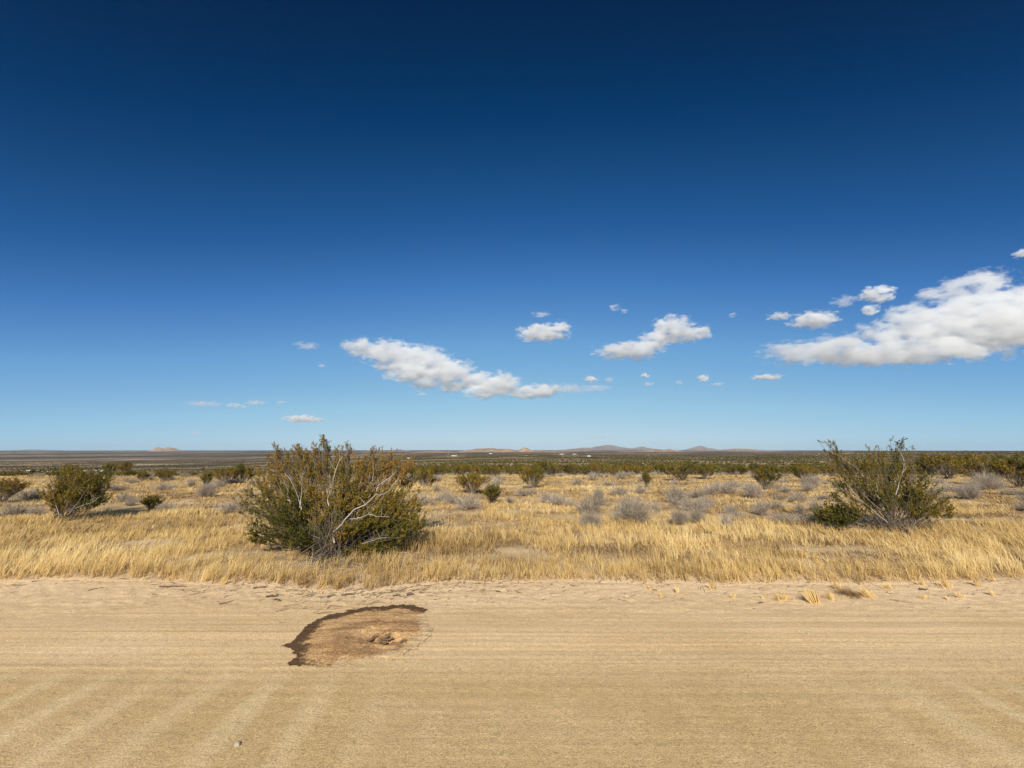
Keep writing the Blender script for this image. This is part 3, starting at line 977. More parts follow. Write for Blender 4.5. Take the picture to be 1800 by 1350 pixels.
# --- the wind-swept bush at left
Y2 = 12.3
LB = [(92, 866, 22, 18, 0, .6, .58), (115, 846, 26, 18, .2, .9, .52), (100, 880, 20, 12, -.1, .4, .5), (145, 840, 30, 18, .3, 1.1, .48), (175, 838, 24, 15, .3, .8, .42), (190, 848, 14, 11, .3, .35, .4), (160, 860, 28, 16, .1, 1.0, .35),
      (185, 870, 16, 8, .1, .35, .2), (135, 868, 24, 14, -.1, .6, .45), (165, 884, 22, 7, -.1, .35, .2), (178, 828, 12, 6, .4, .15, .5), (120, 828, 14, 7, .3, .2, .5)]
hero('creosote_bush', (108, 911), Y2, LB, 'wide creosote bush leaning right over its own shadow at left', 31, 26000, 0.021,
     [([(118, 905), (135, 892), (160, 884), (178, 872)], 12.0, 0.014), ([(104, 905), (98, 888), (94, 872)], 12.0, 0.012), ([(122, 900), (140, 880), (150, 862)], 12.0, 0.012)],
     stem_r=0.012, base_r=0.28, stems_per=3, branchlets=9, bare=0.2)

# --- prototypes of ordinary creosote bushes, copied over the plain
def proto_creosote(seed, n_leaf=3600, wide=1.0, tint=0.38, leaf=0.035, stems=3):
    """unit bush about 1.5 m tall"""
    rng = np.random.default_rng(seed)
    blobs = []
    nb = 11
    for k in range(nb):
        a = k * 2.4 + rng.uniform(-.3, .3); rr = math.sqrt((k + 0.5) / nb) * 0.72 * wide
        h = 1.5 - 0.85 * (rr / wide) ** 2 - rng.uniform(0.1, 0.45)
        blobs.append(((rr * math.cos(a), rr * math.sin(a), max(h, 0.35)), (0.27 * wide, 0.27 * wide, 0.22), 1.0, tint + rng.uniform(-.14, .18)))
    wood, leaves = grow((0, 0, -0.03), blobs, rng, n_leaf, leaf, stem_r=0.016, base_r=0.12, stems_per=stems, branchlets=6, twig_r=0.005, bare=0.5)
    return wood.mesh('trunk', M_BARK, True), leaves.mesh('crown', M_LEAF)


CREO = [proto_creosote(200 + k, 6500, (1.0, 1.25, .8, 1.4, 1.1)[k], (.38, .45, .33, .42, .36)[k]) for k in range(5)]
CREO_LOW = [proto_creosote(230 + k, 1300, (1.1, 1.4, 1.25)[k], (.30, .38, .34)[k], 0.07, 1) for k in range(3)]


def put_bush(px, py, height_px, label, group=None, proto=0, squash=1.0, rot=None, xyz=None, protos=None, rng=RNG):
    p = on_ground(px, py) if xyz is None else np.array(xyz)
    h = height_px * p[1] / F / 1.03 if xyz is None else height_px
    root = empty('creosote_bush', (p[0], p[1], gz(p[0], p[1])), label, 'bush', group)
    wm, lm = (protos or CREO)[proto % len(protos or CREO)]
    link('trunk', wm, root); link('crown', lm, root)
    s = h / 1.5
    root.scale = (s * squash * rng.uniform(.85, 1.15), s * squash * rng.uniform(.85, 1.15), s)
    root.rotation_euler = (0, 0, rng.uniform(0, 6.28) if rot is None else rot)
    return root


G_MID = 'creosote bushes standing apart in the golden grass'
put_bush(830, 868, 36, 'bright yellow-green bush, left one of a touching pair, right of the big bush', G_MID, 1, 1.25)
put_bush(866, 884, 31, 'bright olive bush, right and lower one of the touching pair', G_MID, 2, 1.45)
put_bush(938, 858, 40, 'round greyish-green vase-shaped bush on the grass near the centre', G_MID, 4, 1.0)
put_bush(1137, 858, 29, 'small narrow green bush on the grass between the centre and the right bush', G_MID, 2, .8)
put_bush(1347, 861, 40, 'compact dark green bush on the grass left of the tall right bush', G_MID, 0, 1.0)
put_bush(1200, 846, 34, 'wide green bush at the far edge of the grass right of centre', G_MID, 3, 1.1)
put_bush(1240, 842, 26, 'olive bush touching the right side of the wide far bush', G_MID, 4, 1.0)
put_bush(265, 897, 25, 'small open bush in the grass right of the wind-swept bush', G_MID, 2, 1.6)
put_bush(4, 884, 42, 'green bush cut off by the left edge of the picture', G_MID, 1, 1.1)
put_bush(118, 862, 44, 'bush half hidden behind the wind-swept bush at left', G_MID, 2, .9)
put_bush(1050, 838, 26, 'dark green bush at the far edge of the grass at centre', G_MID, 1, .9)
put_bush(747, 858, 36, 'bush just behind the right side of the biggest bush', G_MID, 4, .9)
put_bush(1735, 853, 52, 'large dark bush with grey twigs below it near the right edge', G_MID, 3, 1.15)
put_bush(1795, 858, 56, 'dark bush at the very right edge with bare stems', G_MID, 0, 1.1)
put_bush(1668, 842, 42, 'dark green bush between the tall right bush and the right edge', G_MID, 1, 1.1)
put_bush(1705, 838, 40, 'bush behind the gap between the two dark right bushes', G_MID, 4, 1.1)
put_bush(1640, 838, 38, 'bush showing over the right shoulder of the tall right bush', G_MID, 2, 1.0)
put_bush(1415, 848, 30, 'bush just left of the tall right bush, behind the grass', G_MID, 3, 1.0)
put_bush(250, 846, 16, 'small dark bush, left one of two beyond the grass at left', G_MID, 0, 1.2)
put_bush(288, 845, 15, 'low dark bush, right one of two beyond the grass at left', G_MID, 3, 1.3)
put_bush(395, 852, 30, 'green bush at the left edge of the biggest bush, beyond the grass', G_MID, 1, 1.0)
put_bush(425, 850, 34, 'taller bush behind the left edge of the biggest bush', G_MID, 4, 1.0)
put_bush(362, 856, 28, 'scraggy half-dead bush left of the biggest bush', G_MID, 2, .9)
put_bush(190, 834, 20, 'scraggy bush in front of the white houses at far left', G_MID, 2, 1.2)
put_bush(218, 834, 22, 'scraggy bush right of the white houses at far left', G_MID, 0, 1.0)

# --- grey leafless shrubs
def proto_grey(seed, n, tw=0.005, h=0.55, spread=0.5, lean=0.0):
    rng = np.random.default_rng(seed)
    bf = Buf()
    for k in range(n):
        a = rng.uniform(0, 2 * math.pi); el = math.asin(rng.uniform(0.12, 1.0) ** 0.7)
        L = rng.uniform(0.65, 1.0)
        e = np.array([math.cos(a) * math.cos(el) * spread, math.sin(a) * math.cos(el) * spread, math.sin(el) * h + 0.03]) * L
        b0 = np.array([rng.normal() * 0.03, rng.normal() * 0.03, -0.02])
        P = curve_path(b0, e, rng, 5, 0.35, 0.09, 0.45)
        t = rng.uniform(0.15, 0.9)
        bf.tube(P, tw, tw * 0.35, 3, t)
        for j in range(5):
            k0 = rng.integers(2, 5)
            d = (P[-1] - P[0]); d /= np.linalg.norm(d)
            q = P[k0] + (d * 0.9 + rng.normal(size=3) * 0.6) * rng.uniform(.05, .17)
            q[2] = max(q[2], 0.01)
            bf.tube(np.stack([P[k0], (P[k0] + q) / 2 + rng.normal(size=3) * .008, q]), tw * .5, tw * 0.3, 3, min(1, t + rng.uniform(-.1, .35)))
    return bf.mesh('grey_shrub', M_GREY)


GREY_BIG = [proto_grey(300, 420, 0.0042, .55, .5), proto_grey(301, 460, 0.004, .66, .55)]
GREY = [proto_grey(310 + k, 130, 0.0085, (.5, .42, .55, .36)[k], (.5, .55, .42, .6)[k]) for k in range(4)]
ALL_GREY = []


def put_grey(px, py, wpx, hpx, label, group, proto=0, big=False, xyz=None, rng=RNG):
    me = (GREY_BIG if big else GREY)[proto % (2 if big else 4)]
    if xyz is None:
        p = on_ground(px, py)
        w = wpx * p[1] / F; h = hpx * p[1] / F / 1.03
    else:
        p = np.array(xyz); w, h = wpx, hpx
    o = link('grey_shrub', me, None, (p[0], p[1], gz(p[0], p[1])))
    o.scale = (w * rng.uniform(0.75, 1.2), w * rng.uniform(0.75, 1.2), h / (0.66 if big else 0.54))
    o.rotation_euler = (0, 0, rng.uniform(0, 6.28))
    tag(o, label, 'shrub', group)
    ALL_GREY.append((p[0], p[1], w))
    return o


GG = 'leafless grey shrubs scattered through the golden grass'
put_grey(1112, 920, 62, 46, 'largest pale grey leafless shrub, round and twiggy, right of centre', GG, 1, True)
put_grey(1038, 928, 54, 33, 'dark-based grey twiggy shrub just left of the largest grey shrub', GG, 0, True)
put_grey(1195, 922, 34, 30, 'grey twiggy shrub, first right of the largest grey shrub', GG, 0, True)
put_grey(1226, 920, 28, 26, 'tan-grey wispy shrub, second right of the largest grey shrub', GG, 1, True)
put_grey(1277, 929, 32, 24, 'low grey shrub nearest the road in the right half', GG, 2)
put_grey(1286, 904, 30, 19, 'dark grey mound with a shadow on its left, right half of the grass', GG, 3)
put_grey(1297, 915, 24, 20, 'small grey shrub touching the lower right of the dark mound', GG, 1)
put_grey(1338, 906, 38, 25, 'wide grey shrub midway between the dark mound and the tall right bush', GG, 0)
put_grey(1235, 892, 30, 20, 'grey shrub above the two wispy ones', GG, 1)
put_grey(1192, 890, 36, 20, 'low spreading grey shrub behind the largest grey shrub, to its right', GG, 3)
put_grey(1152, 900, 24, 16, 'pale low shrub touching the right side of the largest grey shrub', GG, 2)
put_grey(1378, 922, 44, 24, 'dark grey shrub, left one of three at the foot of the tall right bush', GG, 3)
put_grey(1408, 924, 40, 24, 'dark grey shrub, middle one of three at the foot of the tall right bush', GG, 1)
put_grey(1437, 926, 36, 22, 'tan-grey shrub, right one of three at the foot of the tall right bush', GG, 0)
put_grey(1407, 902, 26, 16, 'small grey shrub behind the three at the foot of the tall right bush', GG, 2)
put_grey(1436, 900, 30, 22, 'grey shrub against the left side of the tall right bush', GG, 0)
put_grey(978, 888, 36, 22, 'pale grey shrub, middle one of three in a row near the centre', GG, 0)
put_grey(960, 884, 30, 18, 'grey shrub, left one of three in a row near the centre', GG, 2)
put_grey(1002, 890, 26, 16, 'pale low shrub, right one of three in a row near the centre', GG, 3)
put_grey(918, 872, 30, 18, 'low dark grey shrub below the round greyish-green bush', GG, 3)
put_grey(895, 884, 18, 12, 'tiny grey shrub right of the touching pair of yellow-green bushes', GG, 1)
put_grey(1052, 876, 22, 18, 'small grey shrub behind the dark-based twiggy shrub', GG, 2)
put_grey(1088, 872, 34, 22, 'grey shrub behind and left of the largest grey shrub', GG, 1)
put_grey(1126, 868, 26, 15, 'grey shrub just below the small narrow green bush', GG, 0)
put_grey(1248, 870, 34, 16, 'pale grey shrub mid-field, left one of a pair right of centre', GG, 0)
put_grey(1280, 868, 34, 18, 'pale grey shrub mid-field, right one of a pair right of centre', GG, 2)
put_grey(1318, 862, 30, 16, 'dull grey-brown shrub at the left foot of the compact dark green bush', GG, 1)
put_grey(1425, 858, 36, 26, 'tall pale shrub left of the tall right bush', GG, 0, True)
put_grey(1372, 878, 26, 12, 'low pale shrub below the compact dark green bush', GG, 3)
put_grey(1705, 878, 44, 34, 'spiky pale grey shrub right of the tall right bush', GG, 0, True)
put_grey(1672, 864, 36, 18, 'low grey shrub at the right side of the tall right bush', GG, 3)
put_grey(1790, 870, 40, 14, 'flat dark grey shrub at the right edge in the grass', GG, 3)
put_grey(22, 910, 50, 24, 'wide grey shrub low at the left edge', GG, 0)
put_grey(62, 908, 34, 16, 'low grey shrub between the left edge and the wind-swept bush', GG, 2)
put_grey(52, 878, 40, 22, 'grey shrub behind the left side of the wind-swept bush', GG, 1)
put_grey(218, 882, 26, 16, 'pale grey shrub right of the wind-swept bush', GG, 0)
put_grey(205, 862, 32, 14, 'low grey shrub above and right of the wind-swept bush', GG, 3)
put_grey(290, 858, 26, 10, 'low dark grey shrub under the two small dark bushes at left', GG, 3)
put_grey(362, 874, 36, 24, 'pale wispy grey shrub in the grass left of the biggest bush', GG, 1, True)
put_grey(335, 856, 24, 14, 'small grey shrub left of the scraggy half-dead bush', GG, 2)
put_grey(1740, 862, 44, 30, 'dark tangle of bare grey twigs under the large dark bush near the right edge', GG, 1, True)

rng = np.random.default_rng(77)
zones = [('left', -1.4, -.75), ('centre left', -.75, -.1), ('centre', -.1, .35), ('right of centre', .35, .85), ('right', .85, 1.4)]
cnt = 0
tries = 0
while cnt < 150 and tries < 6000:
    tries += 1
    y = math.exp(rng.uniform(math.log(13.5), math.log(50)))
    u = rng.uniform(-1.33, 1.33)
    dens = 0.35 + 0.65 * (math.exp(-((u - 0.5) / 0.5) ** 2)) if y < 28 else 0.9
    if rng.random() > dens: continue
    x = u * y
    if any((x - a) ** 2 + (y - b) ** 2 < (w * 0.6 + 0.35) ** 2 for a, b, w in ALL_GREY): continue
    z = next(n for n, a, b in zones if a <= u <= b)
    near = 'amid the golden grass' if y < 22 else ('near the far edge of grass' if y < 34 else 'where grass meets dark scrub')
    w = rng.uniform(0.5, 1.15); h = w * rng.uniform(0.35, 0.58)
    put_grey(0, 0, w, h, f'small grey leafless shrub {near}, {z}', GG, int(rng.integers(0, 4)), False, (x, y, 0), rng)
    cnt += 1

# --- belt of creosote bushes beyond the grass
rng = np.random.default_rng(99)
placed = []
n_b = 0; tries = 0
while n_b < 250 and tries < 8000:
    tries += 1
    y = math.exp(rng.uniform(math.log(34), math.log(92)))
    u = rng.uniform(-1.36, 1.36)
    x = u * y
    if u < -0.25 and y < 42: continue
    if y < 40 and rng.random() < 0.75: continue
    if any((x - a) ** 2 + (y - b) ** 2 < 4.2 for a, b in placed): continue
    placed.append((x, y))
    z = next(n for n, a, b in zones if a <= max(-1.39, min(1.39, u)) <= b)
    row = 'front row' if y < 52 else ('middle rows' if y < 72 else 'back rows')
    h = rng.uniform(0.85, 1.4) * (1.35 if u > 0.9 else (0.62 if u < -0.5 else 1.0))
    put_bush(0, 0, h, f'dark creosote bush in the {row} of the distant scrub belt, {z}', 'creosote bushes of the scrub belt beyond the grass',
             int(rng.integers(0, 5)), rng.uniform(1.2, 1.65), None, (x, y, 0), CREO if y < 50 else CREO_LOW, rng)
    n_b += 1


# --- scrub too far off to count
def far_scrub():
    rng = np.random.default_rng(5)
    V = []; Q = []; A = []; n0 = 0
    def scatter(r0, r1, dens, nf, sz, seed):
        nonlocal n0
        n = int(0.97 * (r1 ** 2 - r0 ** 2) * dens)
        r = np.sqrt(rng.uniform(r0 ** 2, r1 ** 2, n)); a = rng.uniform(-0.97, 0.97, n)
        x = r * np.sin(a); y = r * np.cos(a)
        cov = fbm(x / 45., y / 45., 91, 3)
        keep = (cov > rng.uniform(0.26, 0.60, n)) & (y > r0 * 0.6)
        for P, wd in TRACKS:
            if P[:, 1].mean() > 900: continue
            yt = np.interp(x, P[:, 0], P[:, 1], left=-1e6, right=-1e6)
            keep &= ~((y > yt - 30 - wd / 2) & (y < yt + wd / 2 + 3))
        x, y = x[keep], y[keep]
        z = ground_z(x, y)
        m = len(x)
        h = rng.uniform(0.6, 1.6, m) * np.where(x / y < -0.5, 0.8, 1.0); w = h * rng.uniform(0.55, 0.95, m)
        d = rng.normal(size=(m, nf, 3)); d /= np.linalg.norm(d, axis=2, keepdims=True)
        d[:, :, 2] = np.abs(d[:, :, 2])
        rad = rng.uniform(0.35, 1.0, (m, nf, 1)) ** 0.5
        c = d * rad * np.stack([w, w, h], 1)[:, None, :] * np.array([0.85, 0.85, 0.92])
        c += np.stack([x, y, z + 0.05], 1)[:, None, :]
        c = c.reshape(-1, 3)
        s = np.repeat(h, nf) * sz * rng.uniform(0.6, 1.3, m * nf)
        v, q = leaf_faces(c, s, rng)
        grey = (rng.random(m) < 0.06) * 0.55
        t = np.clip(np.repeat(rng.uniform(0.1, 0.6, m) + grey, nf) + rng.normal(size=m * nf) * 0.1, 0, 1)
        V.append(v); Q.append(q + n0); A.append(np.repeat(t, 4)); n0 += len(v)
    scatter(62, 110, 0.10, 70, 0.12, 0)
    scatter(110, 180, 0.12, 55, 0.16, 1)
    scatter(180, 420, 0.085, 22, 0.24, 2)
    scatter(420, 1200, 0.026, 8, 0.5, 3)
    scatter(1200, 2600, 0.0055, 6, 0.9, 4)
    o = link('distant_scrub', mesh_np('distant_scrub', np.concatenate(V), np.concatenate(Q), None, np.concatenate(A), M_SCRUB))
    tag(o, 'mass of far creosote scrub covering the valley floor', 'scrub', kind='stuff')


far_scrub()


# ------------------------------------------------------------------ dry grass
def grass_field():
    rng = np.random.default_rng(42)
    X = []; Y = []; K = []
    def ring(y0, y1, dens, nb):
        n = int(1.5 * (y1 ** 2 - y0 ** 2) * dens * 1.25)
        y = np.sqrt(rng.uniform(y0 ** 2, y1 ** 2, n)); x = rng.uniform(-1.42, 1.42, n) * y
        X.append(x); Y.append(y); K.append(np.full(n, nb))
    ring(6.2, 9.5, 48, 15)
    ring(9.5, 14, 26, 13)
    ring(14, 24, 12, 11)
    ring(24, 50, 4.6, 9)
    x = np.concatenate(X); y = np.concatenate(Y); k = np.concatenate(K)
    e = edge_y(x)
    cov = 0.55 * fbm(x * 0.22, y * 0.55, 201, 4) + 0.45 * fbm(x * 1.3, y * 1.7, 203, 3)
    ed = np.exp(-((y - e - 0.25) / 0.30) ** 2)                       # dense fringe along the road
    band = np.exp(-((y - 10.4) / 1.5) ** 2)
    soil = np.exp(-((y - 8.6) / 0.75) ** 2) * sstep(-0.5, 1.5, x) * sstep(9, 5, x)
    soil2 = np.exp(-((y - 13.2) / 0.9) ** 2) * sstep(-1.5, 0, x / y * 3) * 0.8
    thr = 0.50 - 0.30 * ed - 0.12 * band + 0.10 * soil + 0.08 * soil2 - 0.07 * sstep(-2.5, -5, x) * (y < 13)
    thr = thr - 0.14 * np.exp(-(((x + 11.5) / 3.5) ** 2 + ((y - 12.8) / 1.6) ** 2)) + 0.03 * sstep(12, 16, y) - 0.02 * sstep(19, 25, y) + 0.05 * sstep(34, 48, y)
    keep = (y > e + rng.normal(size=len(x)) * 0.03) & (cov + rng.normal(size=len(x)) * 0.05 > thr)
    # thinner under the bushes
    for bx, by, br in ((bb[0], bb[1] + 0.2, 1.3), (rbb[0], rbb[1], 0.8), (lb[0], lb[1], 0.5)):
        keep &= ~(((x - bx) ** 2 + (y - by) ** 2 < br ** 2) & (rng.random(len(x)) < 0.45))
    x, y, k, cov, ed = x[keep], y[keep], k[keep], cov[keep], ed[keep]
    hmul = (1 - 0.38 * sstep(10.5, 17, y)) * (0.70 + 0.7 * (fbm(x * 0.5, y * 0.7, 207, 3) - 0.3) + 0.1 * ed)
    tt = rng.uniform(-0.2, 0.2, len(x)) + (fbm(x * 0.35, y * 0.6, 209, 3) - 0.5) * 0.9
    idx = np.repeat(np.arange(len(x)), k)
    n = len(idx)
    front = ((x - bb[0]) ** 2 / 4.0 < 1) & (y < 8.2)
    hmul = hmul * np.where(front, 0.85, 1.0)
    a = rng.uniform(0, 2 * math.pi, n); rr = np.abs(rng.normal(size=n)) * (0.028 + 0.0016 * y[idx])
    bx = x[idx] + rr * np.cos(a); by = y[idx] + rr * np.sin(a)
    bz = np.where(by < 7.6, np.maximum(ground_z(bx, by), road_z(bx, by)), ground_z(bx, by)) - 0.01
    short = rng.random(n) < 0.35
    H = np.where(short, rng.uniform(0.05, 0.15, n), rng.uniform(0.15, 0.32, n)) * np.clip(hmul[idx], 0.4, 1.3)
    lx = (rr * np.cos(a)) * 1.6 + rng.normal(size=n) * 0.07 * H / 0.3
    ly = (rr * np.sin(a)) * 1.6 + H * 0.30 + rng.normal(size=n) * 0.07 * H / 0.3
    base = np.stack([bx, by, bz], 1); tip = base + np.stack([lx, ly, H], 1)
    bend = np.stack([lx * -0.12, ly * -0.15, H * 0.06], 1)
    width = np.maximum(0.004, 0.00058 * by) * rng.uniform(0.7, 1.4, n)
    tint = np.clip(np.where(short, 0.15, 0.58) + tt[idx] + rng.normal(size=n) * 0.12, 0, 1)
    v, q, t, ti = blades(base, tip, width, tint, bend, rng)
    o = link('dry_grass', mesh_np('dry_grass', v, q, t, ti, M_GRASS))
    tag(o, 'golden dry grass covering the field beyond the road', 'grass', kind='stuff')
    # low brown thatch filling the bare places
    def ring2(y0, y1, dens):
        n = int(1.5 * (y1 ** 2 - y0 ** 2) * dens)
        yy = np.sqrt(rng.uniform(y0 ** 2, y1 ** 2, n)); return rng.uniform(-1.42, 1.42, n) * yy, yy
    px_, py_ = zip(ring2(6.3, 11, 330), ring2(11, 20, 130), ring2(20, 45, 34))
    x = np.concatenate(px_); y = np.concatenate(py_)
    c2 = fbm(x * 0.9, y * 1.6, 301, 4)
    keep = (y > edge_y(x) - 0.03 + rng.normal(size=len(x)) * 0.03) & (c2 > rng.uniform(0.35, 0.62, len(x)))
    x, y, c2 = x[keep], y[keep], c2[keep]
    n = len(x)
    H = rng.uniform(0.02, 0.12, n) * (1 + (rng.random(n) < 0.1) * 0.8)
    base = np.stack([x, y, ground_z(x, y) - 0.005], 1)
    tip = base + np.stack([rng.normal(size=n) * 0.05, rng.normal(size=n) * 0.04 + H * 0.5, H], 1)
    tn = np.clip(0.12 + (fbm(x * 0.5, y * 0.8, 307, 3) - 0.4) * 1.1 + rng.normal(size=n) * 0.14, 0, 1)
    v, q, t, ti = blades(base, tip, np.maximum(0.010, 0.0013 * y) * rng.uniform(0.6, 1.6, n), tn, None, rng)
    o = link('low_thatch', mesh_np('low_thatch', v, q, t, ti, M_GRASS))
    tag(o, 'low brown thatch between the golden grass', 'grass', kind='stuff')


grass_field()


# grass tufts that stand alone on the sandy shoulder
def tuft(px, py, hpx, wpx, label, n=40, seed=0, lean=0.45, tint=0.62, flat=0.0):
    rng = np.random.default_rng(500 + seed)
    p = on_ground(px, py)
    s = p[1] / F
    h = hpx * s; w = wpx * s
    a = rng.uniform(0, 2 * math.pi, n); rr = np.abs(rng.normal(size=n)) * w * 0.22
    base = np.stack([rr * np.cos(a), rr * np.sin(a) * 0.7, np.full(n, -0.008)], 1)
    H = h * rng.uniform(0.45, 1.1, n)
    tip = base + np.stack([base[:, 0] * 1.1 + rng.normal(size=n) * w * 0.12 - flat * H, H * lean + rng.normal(size=n) * w * 0.15, H * (1 - 0.4 * abs(flat))], 1)
    v, q, t, ti = blades(base, tip, rng.uniform(0.005, 0.009, n), np.clip(tint + rng.normal(size=n) * 0.15, 0, 1), None, rng)
    o = link('grass_tuft', mesh_np('grass_tuft', v, q, t, ti, M_GRASS), None, (p[0], p[1], gz(p[0], p[1])))
    return tag(o, label, 'grass tuft', 'dry grass tufts standing alone on the sandy shoulder')


TUFTS = [
    (1433, 1060, 24, 24, 'biggest lone tuft, a thick golden clump on the right shoulder', 110),
    (1462, 1055, 15, 20, 'golden tuft touching the right side of the biggest lone tuft', 60),
    (1368, 1057, 11, 14, 'tuft left of the biggest lone tuft, left one of two touching', 34),
    (1381, 1056, 14, 18, 'tuft left of the biggest lone tuft, right one of two touching', 50),
    (1343, 1052, 8, 10, 'very small tuft left of the two touching ones', 20),
    (1291, 1052, 10, 10, 'small lone tuft below the grass edge, between the centre and the touching pair', 24),
    (1253, 1036, 15, 16, 'pale tuft close under the grass edge right of centre', 40),
    (1190, 1042, 12, 10, 'small slender tuft on the shoulder right of centre', 24),
    (1142, 1037, 9, 18, 'low leaning tuft, leftmost on the right half of the shoulder', 34),
    (1162, 1050, 9, 12, 'low leaning tuft just below the leftmost one', 26),
    (1472, 1037, 16, 18, 'pale wispy tuft above the biggest lone tuft', 44),
    (1563, 1036, 13, 18, 'pale tuft with a long stalk right of the brown clump', 36),
    (1628, 1054, 10, 14, 'golden tuft lowest on the right part of the shoulder', 34),
    (1622, 1029, 12, 14, 'slender tuft close under the grass edge at right', 30),
    (1664, 1033, 17, 22, 'broad golden tuft close under the grass edge near the right edge', 70),
    (1667, 1055, 8, 12, 'small tuft, left one of two below the broad golden tuft', 24),
    (1687, 1052, 11, 12, 'small tuft, right one of two below the broad golden tuft', 28),
    (1721, 1031, 15, 14, 'upright tuft with a shadow to its left near the right edge', 40),
    (1745, 1023, 12, 16, 'tuft touching the grass edge near the right edge of the photo', 34),
    (1747, 1047, 12, 10, 'slender tuft with the longest shadow, rightmost on the shoulder', 30),
    (1406, 1099, 5, 12, 'lone flattened wisp of grass out on the road at right', 14),
    (487, 1027, 17, 12, 'tuft standing out in front of the grass edge left of the ant mound', 34),
    (390, 1028, 14, 10, 'thin tuft in front of the grass edge at left', 26),
    (22, 1030, 7, 26, 'flattened pale tuft at the far left of the shoulder', 26),
]
for k, (px, py, h, w, lab, n) in enumerate(TUFTS):
    tuft(px, py, h * 0.95, w * 0.85, lab, n, k, flat=0.7 if h < 8 else 0.0)
# the brown dead clump with golden stalks
p = on_ground(1518, 1050)
rt = empty('grass_clump', (p[0], p[1], gz(p[0], p[1])), 'brown dead clump with golden stalks leaning right of the biggest lone tuft', 'grass clump')
rng = np.random.default_rng(61)
n = 150
base = np.stack([rng.normal(size=n) * 0.07 - 0.12, rng.normal(size=n) * 0.05 + 0.05, np.zeros(n)], 1)
tip = base + np.stack([rng.normal(size=n) * 0.07 - 0.06, rng.uniform(0.03, 0.15, n), rng.uniform(0.03, 0.12, n)], 1)
v, q, t, ti = blades(base, tip, np.full(n, 0.006), rng.uniform(0, 0.2, n), None, rng)
link('brown_tangle', mesh_np('brown_tangle', v, q, t, ti, M_GRASS), rt)
base = np.stack([rng.normal(size=70) * 0.05 + 0.09, rng.normal(size=70) * 0.03, np.zeros(70)], 1)
tip = base + np.stack([rng.normal(size=70) * 0.04 - 0.06, rng.uniform(0.03, 0.10, 70), rng.uniform(0.06, 0.15, 70)], 1)
v, q, t, ti = blades(base, tip, np.full(70, 0.007), rng.uniform(.5, .8, 70), None, rng)
link('golden_stalks', mesh_np('golden_stalks', v, q, t, ti, M_GRASS), rt)

